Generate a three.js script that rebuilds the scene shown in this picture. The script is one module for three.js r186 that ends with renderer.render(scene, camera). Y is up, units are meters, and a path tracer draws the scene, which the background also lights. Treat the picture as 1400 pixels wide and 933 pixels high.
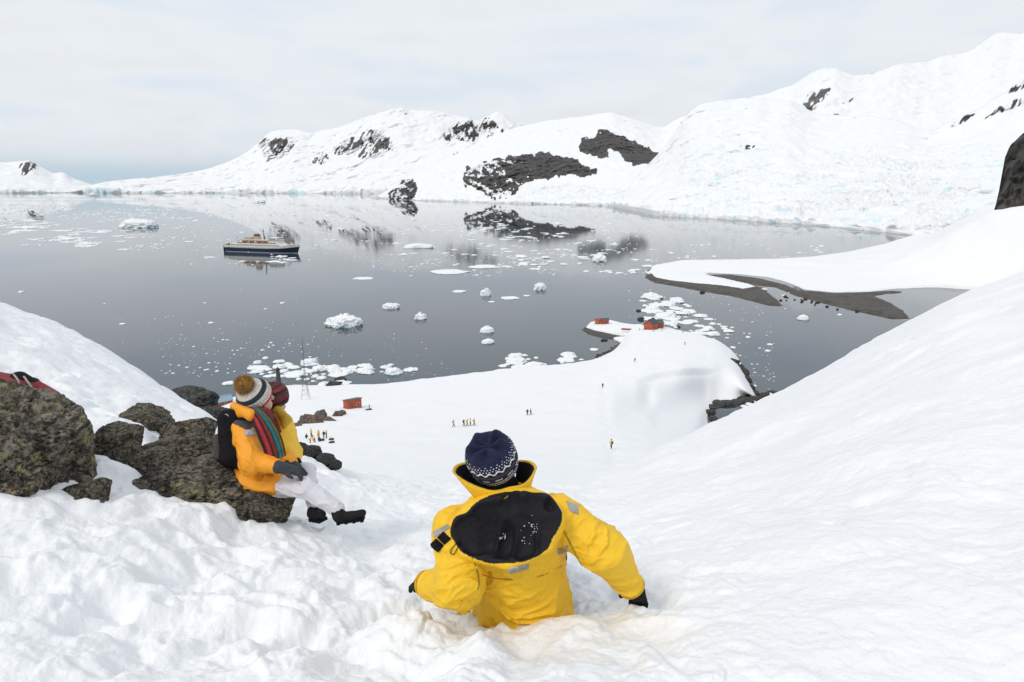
import * as THREE from 'three';
import { mergeGeometries, mergeVertices } from 'three/addons/utils/BufferGeometryUtils.js';

// ------------------------------------------------------------------ camera, sky, sun, exposure
const EYE = new THREE.Vector3(0, 85, 0);            // 85 m above the bay
const PITCH = Math.atan(211.5 / 933);               // looking slightly down
const camera = new THREE.PerspectiveCamera(53.13, 1024 / 682, 0.2, 90000);
camera.position.copy(EYE); camera.rotation.x = -PITCH; camera.updateMatrixWorld(true);
const scene = new THREE.Scene();
const renderer = new THREE.WebGLRenderer({ antialias: true });
renderer.toneMapping = THREE.LinearToneMapping;
renderer.toneMappingExposure = 1.0;
renderer.shadowMap.enabled = true;
const SUN_DIR = new THREE.Vector3(-0.48, 0.70, 0.46).normalize();
const sun = new THREE.DirectionalLight(new THREE.Color().setRGB(1, 0.91, 0.79), 1.4);
sun.position.copy(SUN_DIR).multiplyScalar(150).add(EYE); sun.target.position.copy(EYE);
sun.castShadow = true; sun.shadow.radius = 32; sun.shadow.mapSize.set(2048, 2048);
Object.assign(sun.shadow.camera, { left: -60, right: 60, top: 60, bottom: -60, near: 1, far: 400 });
sun.name = 'sun'; scene.add(sun); scene.add(sun.target); sun.target.name = 'sun_target';

scene.fog = new THREE.FogExp2(new THREE.Color().setRGB(0.80, 0.88, 0.98), 4e-6);   // thin air between here and the far peaks

// ------------------------------------------------------------------ noise
function hash3(x, y, z) { let h = Math.imul(x, 374761393) ^ Math.imul(y, 668265263) ^ Math.imul(z, 1440662683); h = Math.imul(h ^ (h >>> 13), 1274126177); h = Math.imul(h ^ (h >>> 15), 2246822519); return ((h ^ (h >>> 16)) >>> 0) / 4294967296; }
const PERM = new Uint8Array(512), GX = new Float64Array(256), GY = new Float64Array(256), GZ = new Float64Array(256);
{ const p = [...Array(256).keys()]; for (let i = 255; i > 0; i--) { const j = (hash3(i, 11, 5) * (i + 1)) | 0; [p[i], p[j]] = [p[j], p[i]]; } for (let i = 0; i < 512; i++) PERM[i] = p[i & 255]; for (let i = 0; i < 256; i++) { const u = hash3(i, 3, 1) * 2 - 1, a = hash3(i, 5, 7) * 6.2832, q = Math.sqrt(1 - u * u) * 1.5; GX[i] = q * Math.cos(a); GY[i] = u * 1.5; GZ[i] = q * Math.sin(a); } }
function noise3(x, y, z) {
  const fx = Math.floor(x), fy = Math.floor(y), fz = Math.floor(z); x -= fx; y -= fy; z -= fz;
  const X = fx & 255, Y = fy & 255, Z = fz & 255, u = x * x * x * (x * (x * 6 - 15) + 10), v = y * y * y * (y * (y * 6 - 15) + 10), w = z * z * z * (z * (z * 6 - 15) + 10);
  const A = PERM[X] + Y, B = PERM[X + 1] + Y, AA = PERM[A & 511] + Z, AB = PERM[(A + 1) & 511] + Z, BA = PERM[B & 511] + Z, BB = PERM[(B + 1) & 511] + Z;
  const a0 = PERM[AA], a1 = PERM[BA], a2 = PERM[AB], a3 = PERM[BB], b0 = PERM[(AA + 1) & 511], b1 = PERM[(BA + 1) & 511], b2 = PERM[(AB + 1) & 511], b3 = PERM[(BB + 1) & 511], x1 = x - 1, y1 = y - 1, z1 = z - 1;
  let p = GX[a0] * x + GY[a0] * y + GZ[a0] * z, q = GX[a2] * x + GY[a2] * y1 + GZ[a2] * z, r = GX[b0] * x + GY[b0] * y + GZ[b0] * z1, s = GX[b2] * x + GY[b2] * y1 + GZ[b2] * z1;
  p += u * (GX[a1] * x1 + GY[a1] * y + GZ[a1] * z - p); q += u * (GX[a3] * x1 + GY[a3] * y1 + GZ[a3] * z - q); r += u * (GX[b1] * x1 + GY[b1] * y + GZ[b1] * z1 - r); s += u * (GX[b3] * x1 + GY[b3] * y1 + GZ[b3] * z1 - s);
  p += v * (q - p); r += v * (s - r); return p + w * (r - p);
}
function fbm(x, y, z, o = 4, gain = 0.5) { let s = 0, a = 1, n = 0; for (let i = 0; i < o; i++) { s += a * noise3(x, y, z); n += a; a *= gain; x = x * 2.03 + 7.1; y = y * 2.03 + 3.7; z = z * 2.03 + 1.3; } return s / n; }
function billow(x, y, z, o = 3, gain = 0.5) { let s = 0, a = 1, n = 0; for (let i = 0; i < o; i++) { s += a * Math.min(1, Math.abs(noise3(x, y, z)) * 1.6); n += a; a *= gain; x = x * 2.07 + 5.1; y = y * 2.07 + 2.7; z = z * 2.07 + 9.3; } return s / n; }
function worley(x, y, z) { // distances to the nearest two points and the nearest cell's value
  const X = Math.floor(x), Y = Math.floor(y), Z = Math.floor(z); let d1 = 9, d2 = 9, id = 0;
  for (let i = -1; i < 2; i++) for (let j = -1; j < 2; j++) for (let k = -1; k < 2; k++) {
    const a = X + i, b = Y + j, c = Z + k, dx = a + hash3(a, b, c) - x, dy = b + hash3(a + 71, b, c + 13) - y, dz = c + hash3(a, b + 37, c + 5) - z, d = dx * dx + dy * dy + dz * dz;
    if (d < d1) { d2 = d1; d1 = d; id = hash3(a + 3, b + 9, c + 27); } else if (d < d2) d2 = d;
  }
  return [Math.sqrt(d1), Math.sqrt(d2), id];
}
function worley2(x, z, s) { const X = Math.floor(x), Z = Math.floor(z); let d1 = 9, id = 0; for (let i = -1; i < 2; i++) for (let k = -1; k < 2; k++) { const a = X + i, c = Z + k, h = hash3(a, s, c), dx = a + h - x, dz = c + ((h * 7919) % 1) - z, d = dx * dx + dz * dz; if (d < d1) { d1 = d; id = (h * 104729) % 1; } } return [Math.sqrt(d1), id]; }
function rng(seed) { let s = seed >>> 0; return () => { s = (s + 0x6d2b79f5) | 0; let t = Math.imul(s ^ (s >>> 15), 1 | s); t = (t + Math.imul(t ^ (t >>> 7), 61 | t)) ^ t; return ((t ^ (t >>> 14)) >>> 0) / 4294967296; }; }
const clamp = (x, a = 0, b = 1) => Math.min(b, Math.max(a, x)), mix = (a, b, t) => a + (b - a) * t;
const smooth = (a, b, x) => { const t = clamp((x - a) / (b - a)); return t * t * (3 - 2 * t); };
const V = (x, y, z) => new THREE.Vector3(x, y, z);
function spline(list, k = 1) { // smooth curve through [x, ..., value k]
  const n = list.length, X = list.map((p) => p[0]), Yv = list.map((p) => p[k]);
  const m = X.map((_, i) => { const a = Math.max(0, i - 1), b = Math.min(n - 1, i + 1); if (i > 0 && i < n - 1 && (Yv[i] - Yv[i - 1]) * (Yv[i + 1] - Yv[i]) <= 0) return 0; return (Yv[b] - Yv[a]) / (X[b] - X[a]); });
  return (x) => { if (x <= X[0]) return Yv[0]; if (x >= X[n - 1]) return Yv[n - 1]; let i = 0; while (x > X[i + 1]) i++; const h = X[i + 1] - X[i], t = (x - X[i]) / h, t2 = t * t, t3 = t2 * t; return Yv[i] * (2 * t3 - 3 * t2 + 1) + m[i] * h * (t3 - 2 * t2 + t) + Yv[i + 1] * (3 * t2 - 2 * t3) + m[i + 1] * h * (t3 - t2); };
}

// ------------------------------------------------------------------ sky: thin bright stratus with faint blue in its gaps
{
  const W = 1536, H = 768, data = new Float32Array(W * H * 4);
  for (let j = 0; j < H; j++) {
    const el = ((j + 0.5) / H - 0.5) * Math.PI, y = Math.sin(el), c = Math.cos(el);
    for (let i = 0; i < W; i++) {
      const az = ((i + 0.5) / W - 0.5) * 2 * Math.PI, x = Math.cos(az) * c, z = Math.sin(az) * c;
      const e = Math.max(0, y);
      // layered cloud: flat streaks seen edge-on low down, wider sheets overhead
      const k = 1 / (e + 0.16), sx = x * k, sz = z * k;
      const w = fbm(sx * 0.7, 3.1, sz * 0.7, 4);
      const st = fbm(sx * 1.1 + w, 0.4 + e * 15, sz * 1.1 + w * 0.7, 5);
      const fine = fbm(sx * 4 + 3 * w, e * 30, sz * 4, 4);
      const openSky = smooth(-0.05, 0.38, st * 0.9 + fine * 0.22 + 0.06);
      const gap = Math.exp(-Math.pow((e - 0.008) / 0.022, 2)) * smooth(-0.25, 0.3, fbm(x * 2 + 5, 0.5, z * 2 + 1, 2) + 0.22);
      const low = smooth(0.0, 0.10, e);
      const b = 0.89 + 0.085 * st + 0.05 * fine - 0.02 * (1 - low);
      let r = b * 0.95, g = b * 0.988, bl = b * 1.03;
      const t1 = openSky * 0.85; // sky only: blue air seen between the cloud sheets
       r = mix(r, 0.73, t1); g = mix(g, 0.80, t1); bl = mix(bl, 0.89, t1);
      const t2 = gap * 0.95; // sky only: the clear strip under the cloud at the horizon
       r = mix(r, 0.50, t2); g = mix(g, 0.66, t2); bl = mix(bl, 0.77, t2);
      const o = (j * W + i) * 4; data[o] = r; data[o + 1] = g; data[o + 2] = bl; data[o + 3] = 1;
    }
  }
  const t = new THREE.DataTexture(data, W, H, THREE.RGBAFormat, THREE.FloatType);
  t.mapping = THREE.EquirectangularReflectionMapping; t.magFilter = THREE.LinearFilter; t.minFilter = THREE.LinearFilter; t.colorSpace = THREE.LinearSRGBColorSpace; t.needsUpdate = true;
  scene.background = t; scene.environment = t;
}

// ------------------------------------------------------------------ surveying: picture readings (1400 x 933) turned into places in the bay
const CP = Math.cos(PITCH), SP = Math.sin(PITCH);
function ray(px, py) { const x = (px - 700) / 933, y = (466.5 - py) / 933; return V(x, y * CP - SP, -CP - y * SP); }
const at = (px, py, depth) => ray(px, py).multiplyScalar(depth).add(EYE);              // a point that many metres along the lens axis
const bearing = (px, py) => { const d = ray(px, py); return Math.atan2(d.x, -d.z); };
const slopeTo = (px, py) => { const d = ray(px, py); return d.y / Math.hypot(d.x, d.z); };
const polar = (th, r, y) => V(Math.sin(th) * r, y, -Math.cos(th) * r);
const atLevel = (px, py, y = 0) => polar(bearing(px, py), (y - EYE.y) / slopeTo(px, py), y); // where that sight line meets a level
function seenAt(p) { const x = p.x, y = p.y - EYE.y, z = p.z, d = -z * CP - y * SP, u = y * CP - z * SP; return [700 + 933 * x / d, 466.5 - 933 * u / d]; }
function inside(poly, x, y) { let c = false; for (let i = 0, j = poly.length - 1; i < poly.length; j = i++) { const [a, b] = poly[i], [e, f] = poly[j]; if ((b > y) !== (f > y) && x < (e - a) * (y - b) / (f - b) + a) c = !c; } return c; }
function edgeDistance(poly, x, y) { let m = 1e9; for (let i = 0, j = poly.length - 1; i < poly.length; j = i++) { const [a, b] = poly[j], [e, f] = poly[i], dx = e - a, dy = f - b, t = clamp(((x - a) * dx + (y - b) * dy) / (dx * dx + dy * dy || 1)); m = Math.min(m, Math.hypot(x - a - dx * t, y - b - dy * t)); } return inside(poly, x, y) ? m : -m; }

// ------------------------------------------------------------------ naming
const taken = {};
const numbered = (name) => { const n = taken[name] = (taken[name] ?? -1) + 1; return n ? name + '_' + String(n).padStart(3, '0') : name; };
function shade(o) { o.traverse((m) => { if (m.isMesh) { m.castShadow = true; m.receiveShadow = true; } }); return o; }
function tag(o, label, category, group) { o.userData.label = label; if (category) o.userData.category = category; if (group) o.userData.group = group; return o; }
function top(name, o, label, category, group) { o.name = numbered(name); tag(o, label, category, group); scene.add(shade(o)); return o; }
function struct(name, o, label, kind = 'structure', category) { o.name = numbered(name); o.userData.kind = kind; if (label) o.userData.label = label; if (category) o.userData.category = category; scene.add(shade(o)); return o; }
function part(name, geo, mat, parent, label) { const m = new THREE.Mesh(geo, mat); m.name = name; if (label) m.userData.label = label; parent.add(shade(m)); return m; }
const C = (r, g, b) => new THREE.Color().setRGB(r, g, b);
const std = (r, g, b, rough = 0.8, extra = {}) => new THREE.MeshStandardMaterial({ color: C(r, g, b), roughness: rough, metalness: 0, ...extra });
const vcol = (rough, extra = {}) => new THREE.MeshStandardMaterial({ vertexColors: true, roughness: rough, metalness: 0, ...extra });

// ------------------------------------------------------------------ tiling grain textures
function tileNoise(N, cells, seed, oct) { // periodic value noise, 0..1
  const out = new Float32Array(N * N); let amp = 1, tot = 0;
  for (let o = 0; o < oct; o++) {
    const c = cells << o, L = new Float32Array(c * c); for (let i = 0; i < c * c; i++) L[i] = hash3(i, seed + o * 17, c);
    for (let y = 0; y < N; y++) { const fy = y / N * c, iy = fy | 0, ty = fy - iy, wy = ty * ty * (3 - 2 * ty), y1 = (iy + 1) % c; for (let x = 0; x < N; x++) { const fx = x / N * c, ix = fx | 0, tx = fx - ix, wx = tx * tx * (3 - 2 * tx), x1 = (ix + 1) % c; out[y * N + x] += amp * mix(mix(L[iy * c + ix], L[iy * c + x1], wx), mix(L[y1 * c + ix], L[y1 * c + x1], wx), wy); } }
    tot += amp; amp *= 0.6;
  }
  for (let i = 0; i < N * N; i++) out[i] /= tot; return out;
}
function greyTexture(f, N, srgb = false, tint) {
  const d = new Uint8Array(N * N * 4);
  for (let i = 0; i < N * N; i++) { const v = f[i]; for (let k = 0; k < 3; k++) d[i * 4 + k] = clamp(v * (tint ? tint[k] : 1)) * 255; d[i * 4 + 3] = 255; }
  const t = new THREE.DataTexture(d, N, N); t.wrapS = t.wrapT = THREE.RepeatWrapping; t.magFilter = THREE.LinearFilter; t.minFilter = THREE.LinearMipmapLinearFilter; t.generateMipmaps = true; if (srgb) t.colorSpace = THREE.SRGBColorSpace; t.needsUpdate = true; return t;
}
const snowGrain = greyTexture(tileNoise(1024, 24, 5, 5), 1024);
const rockGrain = greyTexture(tileNoise(1024, 10, 9, 6).map((v) => clamp((v - 0.5) * 1.9 + 0.5)), 1024);
const rockTone = greyTexture(tileNoise(1024, 14, 31, 6).map((v) => clamp((v - 0.5) * 2.2 + 0.72)), 1024, true);

// ------------------------------------------------------------------ mesh helpers
function gridMesh(nu, nv, f, uvOf) { // f(i, j) -> Vector3
  const P = new Float32Array(nu * nv * 3), UV = new Float32Array(nu * nv * 2), I = [];
  for (let j = 0; j < nv; j++) for (let i = 0; i < nu; i++) { const p = f(i, j), o = j * nu + i; P[o * 3] = p.x; P[o * 3 + 1] = p.y; P[o * 3 + 2] = p.z; const uv = uvOf ? uvOf(p, i, j) : [p.x, p.z]; UV[o * 2] = uv[0]; UV[o * 2 + 1] = uv[1]; }
  const idx = new Uint32Array((nu - 1) * (nv - 1) * 6); let q = 0;
  for (let j = 0; j < nv - 1; j++) for (let i = 0; i < nu - 1; i++) { const a = j * nu + i, b = a + 1, c = a + nu, d = c + 1; idx[q++] = a; idx[q++] = b; idx[q++] = d; idx[q++] = a; idx[q++] = d; idx[q++] = c; }
  const g = new THREE.BufferGeometry(); g.setAttribute('position', new THREE.BufferAttribute(P, 3)); g.setAttribute('uv', new THREE.BufferAttribute(UV, 2)); g.setIndex(new THREE.BufferAttribute(idx, 1)); g.computeVertexNormals(); return g;
}
function splitFaces(g, test) { // [kept, picked]: the faces with at least two marked corners go to the second geometry
  const idx = g.index.array, a = [], b = [];
  for (let i = 0; i < idx.length; i += 3) { const n = test(idx[i]) + test(idx[i + 1]) + test(idx[i + 2]); (n >= 2 ? b : a).push(idx[i], idx[i + 1], idx[i + 2]); }
  const mk = (list) => { // compact
    const map = new Int32Array(g.attributes.position.count).fill(-1); let n = 0; const order = []; const ix = new Uint32Array(list.length);
    for (let i = 0; i < list.length; i++) { const v = list[i]; if (map[v] < 0) { map[v] = n++; order.push(v); } ix[i] = map[v]; }
    const o = new THREE.BufferGeometry();
    for (const k in g.attributes) { const s = g.attributes[k], d = new Float32Array(n * s.itemSize); for (let i = 0; i < n; i++) for (let c = 0; c < s.itemSize; c++) d[i * s.itemSize + c] = s.array[order[i] * s.itemSize + c]; o.setAttribute(k, new THREE.BufferAttribute(d, s.itemSize)); }
    o.setIndex(new THREE.BufferAttribute(ix, 1)); return o;
  };
  return [mk(a), mk(b)];
}
function paint(g, f) { const p = g.attributes.position, n = g.attributes.normal, c = new Float32Array(p.count * 3), v = V(0, 0, 0), w = V(0, 0, 0); for (let i = 0; i < p.count; i++) { v.fromBufferAttribute(p, i); if (n) w.fromBufferAttribute(n, i); const k = f(v, w, i); c[i * 3] = k[0]; c[i * 3 + 1] = k[1]; c[i * 3 + 2] = k[2]; } g.setAttribute('color', new THREE.BufferAttribute(c, 3)); return g; }

const SNOW = [0.815, 0.832, 0.855];
const snowMat = std(...SNOW, 0.85, { bumpMap: snowGrain, bumpScale: 0.012 }), plainSnow = std(...SNOW, 0.9);
const cliffMat = vcol(0.9);

// ------------------------------------------------------------------ the bay
{
  const g = new THREE.PlaneGeometry(90000, 60000, 1, 1); g.rotateX(-Math.PI / 2); g.translate(0, 0, -20000);
  const uv = g.attributes.uv; for (let q = 0; q < uv.count; q++) uv.setXY(q, g.attributes.position.getX(q) / 5200, g.attributes.position.getZ(q) / 2600);
  const lane = tileNoise(1024, 3, 55, 7), lanes = greyTexture(lane.map((v) => 0.022 + 0.05 * smooth(0.50, 0.66, v)), 1024);   // wind lanes: ruffled bands between mirror-calm water
  const m = new THREE.MeshPhysicalMaterial({ color: C(0.028, 0.048, 0.066), roughness: 1, roughnessMap: lanes, metalness: 0, ior: 1.333 });
  struct('water', new THREE.Mesh(g, m), 'calm grey bay mirroring the mountains');
}

// ------------------------------------------------------------------ mountains and glaciers across the bay
// crest: [px, py]; shore: [px, metres]; back: metres to the crest; rock: outlines of bare rock with how much snow lies on them
const blueIce = std(0.64, 0.78, 0.835, 0.5);
function massif(o) {
  const crest = o.crest.map(([x, y]) => [bearing(x, y), slopeTo(x, y)]), tC = spline(crest);
  const shore = spline(o.shore.map(([x, r]) => [bearing(x, 265), r])), back = spline(o.back.map(([x, r]) => [bearing(x, 220), r])), lift = o.lift || 0;
  const th0 = crest[0][0], th1 = crest[crest.length - 1][0], step = o.step || 1.15 / 933, nu = Math.ceil((th1 - th0) / step) + 1, nv = o.rows, nc = o.cliff ? 9 : 0, nb = 6;
  const rockOut = o.rock || [], rough = o.rough ?? 1, S = o.seed * 31.7;
  const isRock = new Uint8Array(nu * (nc + nv + nb)), cliffRow = new Float32Array(nu * (nc + nv + nb));
  const g = gridMesh(nu, nc + nv + nb, (i, j) => {
    const th = th0 + (th1 - th0) * i / (nu - 1), rs0 = shore(th), rc = back(th);
    const rs = rs0 * (1 + 0.012 * fbm(th * 60, S, 0, 4));
    let r, h; const k = j * nu + i;
    const hc = o.cliff ? o.cliff * Math.max(0.22, 0.7 + 1.5 * fbm(th * rs0 / (3 * o.block), S + 3, 0, 4) + 0.35 * noise3(th * rs0 / (0.5 * o.block), S, 2)) : 0;
    if (j < nc) { const s = j / (nc - 1); h = -3 + s * (hc + 3); r = rs + s * s * hc * 0.5; cliffRow[k] = 1; }
    else if (j >= nc + nv) { const q = (j - nc - nv + 1) / nb; r = rc * (1 + 0.12 * q); h = EYE.y + rc * tC(th) - (rc * 0.12) * q * (0.2 + 0.9 * q) - 2; }
    else {
      const s = (j - nc) / (nv - 1), hm = o.cliff ? o.cliff * 0.75 : 0, w = 1 - smooth(0, 0.10, s), t0 = (lift + hm - EYE.y) / rs0, t = mix(t0, tC(th), s) + w * ((lift + hc - EYE.y) / (rs + hc * 0.5) - t0);
      r = (rs0 + w * (rs + hc * 0.5 - rs0)) * Math.pow(rc / rs0, Math.pow(s, o.bow || 1)); h = EYE.y + r * t;
    }
    const c = polar(th, r, h), fade = j < nc + nv ? smooth(nc - 1, nc + 4, j) : 1, crestFade = 1 - 0.6 * smooth(nv * 0.85, nv, j - nc);
    // folds of the snow
    const L = o.fold || 260;
    const f1 = fbm(c.x / L + S, c.y / L, c.z / L, 5, 0.52);
    let dr = 0, dh = 0;
    const sharp = 1 - 2 * Math.abs(noise3(c.x / (L * 0.55) + S, c.y / (L * 0.8), c.z / (L * 0.55)) + 0.35 * noise3(c.x / (L * 0.2), c.y / (L * 0.3) + S, c.z / (L * 0.2)));
    dr += (o.foldDepth ?? 0.3) * L * f1 * fade; dr -= (o.ridge ?? 0.06) * L * sharp * fade; dh += (o.ridge ?? 0.06) * 0.6 * L * sharp * fade * crestFade; dh += (o.foldHeight ?? 0.03) * L * f1 * fade * crestFade;
    if (o.icefall) {
      const m = o.icefall(seenAt(c), c) * fade * (0.6 + 0.8 * smooth(-0.25, 0.3, fbm(c.x / 260, c.y / 200, c.z / 260 + S, 3)));
      if (m > 0) {
        const q = 30, [a, b, id] = worley(c.x / q + S, c.y / (q * 1.4), c.z / q), [a2, b2] = worley(c.x / 15, c.y / 18 + S, c.z / 15);
        const ser = clamp((b - a) * 2.2) * (0.4 + 0.9 * id) + 0.45 * clamp((b2 - a2) * 2);
        const cr = fbm(c.x / 16, c.y / 12, c.z / 16 + S, 4, 0.6); dr -= m * (5 * (ser - 0.5) + 7 * cr); dh += m * (6 * (ser - 0.5) + 5 * cr) * crestFade;
      }
    }
    if (j < nc) { const q = o.block, [a, b, id] = worley(th * rs / q + 0.3 * noise3(th * rs / q, S, 3), S, 1.5); dr -= ((b - a) * 0.4 + id * 0.35 + 0.22 * noise3(th * rs / (q * 0.3), S, 2) + 0.22 * noise3(th * rs / (q * 0.5), h / (q * 0.5), S)) * q; }
    // bare rock
    const [px, py] = seenAt(c); let inRock = 0;
    for (const R of rockOut) {
      const d = edgeDistance(R.at, px + 8 * fbm(px / 13, py / 13, S, 5, 0.6), py + 8 * fbm(px / 13, py / 13, S + 9, 5, 0.6));
      if (d > -1) {
        const du = px * 0.87 + py * 0.5, dv = py * 0.87 - px * 0.5, lay = R.streak ? 0.62 * fbm((px + 0.5 * py) / 4.2 + S, py / 17, 3.1, 4, 0.6) + 0.5 * fbm(px / 13 + S, py / 13, 6.2, 3) : R.vein ? 0.55 * fbm(du / 26 + S, dv / 6, 4.4, 4, 0.6) + 0.6 * fbm(px / 11 + S, py / 7, 2.2, 5, 0.65) : fbm(px / (R.grain || 9) + S, py / (R.grain || 9) * 1.3 + px / 30, 4.4, 5, 0.62) + 0.16 * noise3(px / 3, py / 2, 8.1);
        if (d > 0 && lay > R.snow + (R.snowy ? R.snowy(px) : 0) - 0.12 * smooth(0, 14, d)) { inRock = 1; }
        const q = (R.relief || 40), rr = fbm(c.x / q, c.y / (q * 1.6), c.z / q + S, 5, 0.6), ri = 1 - Math.abs(noise3(c.x / (q * 0.45) + 0.02 * c.y, c.y / (q * 3.5), c.z / (q * 0.45)));
        dr += smooth(-1, 4, d) * q * (0.8 * rr - 0.7 * (ri - 0.6));
      }
    }
    isRock[k] = inRock;
    dr *= rough;
    const r2 = r + dr; c.set(Math.sin(th) * r2, h + dr * (h - EYE.y) / r + dh, -Math.cos(th) * r2);
    if (j < nc && h < 0) c.y = -3;
    return c;
  }, (p) => [p.x / 300, p.z / 300]);
  // where cliffs and icefalls have broken open, bare blue ice shows instead of snow
  const isIce = new Uint8Array(g.attributes.position.count), at3 = V(0, 0, 0);
  if (o.cliff) for (let q = 0; q < isIce.length; q++) { at3.fromBufferAttribute(g.attributes.position, q); const p = at3; isIce[q] = cliffRow[q] ? (fbm(p.x / (o.block * 2.2), p.y / o.block, p.z / (o.block * 2.2), 4) > 0.16 ? 1 : 0) : o.icefall && o.icefall(seenAt(p), p) * smooth(0.05, 0.4, fbm(p.x / 60 + 3, p.y / 26, p.z / 60, 5, 0.62)) > 0.42 ? 1 : 0; }
  paint(g, (p, n, i) => {
    if (isRock[i]) { const t = 0.5 + 0.5 * fbm(p.x / 30 + S, p.y / 120, p.z / 30, 4), u = noise3(p.x / 9, p.y / 25, p.z / 9); const w = smooth(0.1, 0.5, fbm(p.x / 14, p.y / 50 + S, p.z / 14, 4, 0.6)), b = (o.rockTone || 0.05) * (0.35 + 1.0 * t + 0.4 * u + 1.1 * w); return [b * (1.06 + 0.1 * w), b * 0.99, b * (0.95 - 0.08 * w)]; }
    return [0, 0, 0];
  });
  const [white, rock] = splitFaces(g, (v) => isRock[v]), tagged = white; tagged.setAttribute('mark', new THREE.BufferAttribute(new Float32Array(tagged.attributes.position.count), 1));
  { const key = (x, y, z) => x + ',' + y + ',' + z, P = g.attributes.position, set = new Set(); for (let q = 0; q < isIce.length; q++) if (isIce[q]) set.add(key(P.getX(q), P.getY(q), P.getZ(q))); const W = tagged.attributes.position; for (let q = 0; q < W.count; q++) if (set.has(key(W.getX(q), W.getY(q), W.getZ(q)))) tagged.attributes.mark.setX(q, 1); }
  tagged.deleteAttribute('color'); const mark = tagged.attributes.mark, [snow, ice] = splitFaces(tagged, (v) => mark.getX(v)); snow.deleteAttribute('mark'); ice.deleteAttribute('mark');
  const m = struct(o.name, new THREE.Mesh(snow, plainSnow), o.label);
  if (ice.index.count) part('bare_ice', ice, blueIce, m, 'bare pale blue glacier ice');
  if (rock.index.count) part('rock_face', rock, cliffMat, m, o.rockLabel || 'bare dark rock face streaked with snow');
  return m;
}
massif({ name: 'mountain', label: 'low distant snowy range with one dark rock knob', seed: 1, rows: 60, cliff: 50, block: 130, bow: 1,
  crest: [[-120, 215], [-60, 219], [0, 222], [25, 221], [40, 220], [50, 226], [58, 230], [75, 237], [85, 236], [100, 244], [120, 251], [135, 257], [150, 262]],
  shore: [[-120, 10500], [160, 11500]], back: [[-120, 14500], [160, 13500]], fold: 500, foldDepth: 0.25, foldHeight: 0.02, rockTone: 0.06,
  rock: [{ at: [[26, 221], [48, 222], [52, 231], [40, 236], [33, 243], [27, 238]], snow: 0.0, streak: 1, relief: 160 }, { at: [[-10, 221], [6, 222], [2, 226], [-10, 226]], snow: -0.1, relief: 160 }] });
massif({ name: 'mountain', label: 'broad snow dome sloping down to a long ice-cliffed shore', seed: 2, rows: 130, cliff: 58, block: 110, bow: 0.8,
  crest: [[112, 259], [120, 256], [135, 251], [160, 247], [200, 243.5], [240, 239], [275, 233], [300, 226], [325, 215], [345, 202], [362, 186], [372, 180], [390, 177], [405, 177], [425, 182], [440, 178], [455, 176], [472, 171], [492, 163], [512, 156], [530, 151], [550, 147], [562, 150], [580, 151], [600, 153], [625, 158], [650, 164], [690, 167], [720, 172], [790, 180]],
  shore: [[110, 10400], [300, 9800], [530, 8200], [790, 8000]], back: [[110, 12500], [300, 12500], [440, 11800], [550, 11200], [790, 11000]], fold: 420, foldDepth: 0.55, foldHeight: 0.05, rockTone: 0.085,
  rock: [{ at: [[352, 196], [362, 190], [380, 188], [400, 186], [404, 200], [392, 212], [384, 222], [366, 222], [356, 214]], snow: 0.10, streak: 1, relief: 130 }, { at: [[428, 212], [440, 206], [450, 214], [447, 224], [430, 226]], snow: 0.03, streak: 1, relief: 110 }, { at: [[454, 198], [470, 190], [490, 186], [505, 178], [525, 178], [536, 190], [536, 206], [520, 214], [502, 218], [485, 214], [462, 216]], snow: 0.11, streak: 1, relief: 140 }, { at: [[538, 150], [556, 148], [560, 160], [545, 160]], snow: 0.3, grain: 7, relief: 80 }] });
massif({ name: 'mountain', label: 'pair of steep rocky peaks rising behind the black headland', seed: 3, rows: 90, bow: 0.9,
  crest: [[545, 214], [570, 205], [588, 195], [602, 184], [612, 173], [622, 166], [632, 162], [640, 160], [647, 166], [650, 174], [655, 166], [662, 161], [672, 156], [680, 153], [688, 156], [698, 163], [712, 171], [730, 178], [770, 188]],
  shore: [[540, 6300], [770, 6300]], back: [[540, 7600], [770, 7600]], lift: 60, fold: 300, foldDepth: 0.5, foldHeight: 0.03, rockTone: 0.06,
  rock: [{ at: [[606, 184], [620, 172], [632, 163], [643, 161], [650, 172], [654, 190], [652, 200], [636, 192], [622, 194], [612, 199]], snow: 0.02, streak: 1, relief: 90 }, { at: [[650, 172], [660, 163], [668, 158], [676, 168], [688, 178], [694, 184], [676, 190], [666, 190], [654, 180]], snow: 0.05, streak: 1, relief: 90 }, { at: [[618, 206], [626, 204], [626, 212], [618, 212]], snow: 0.05, relief: 60 }] });
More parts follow.
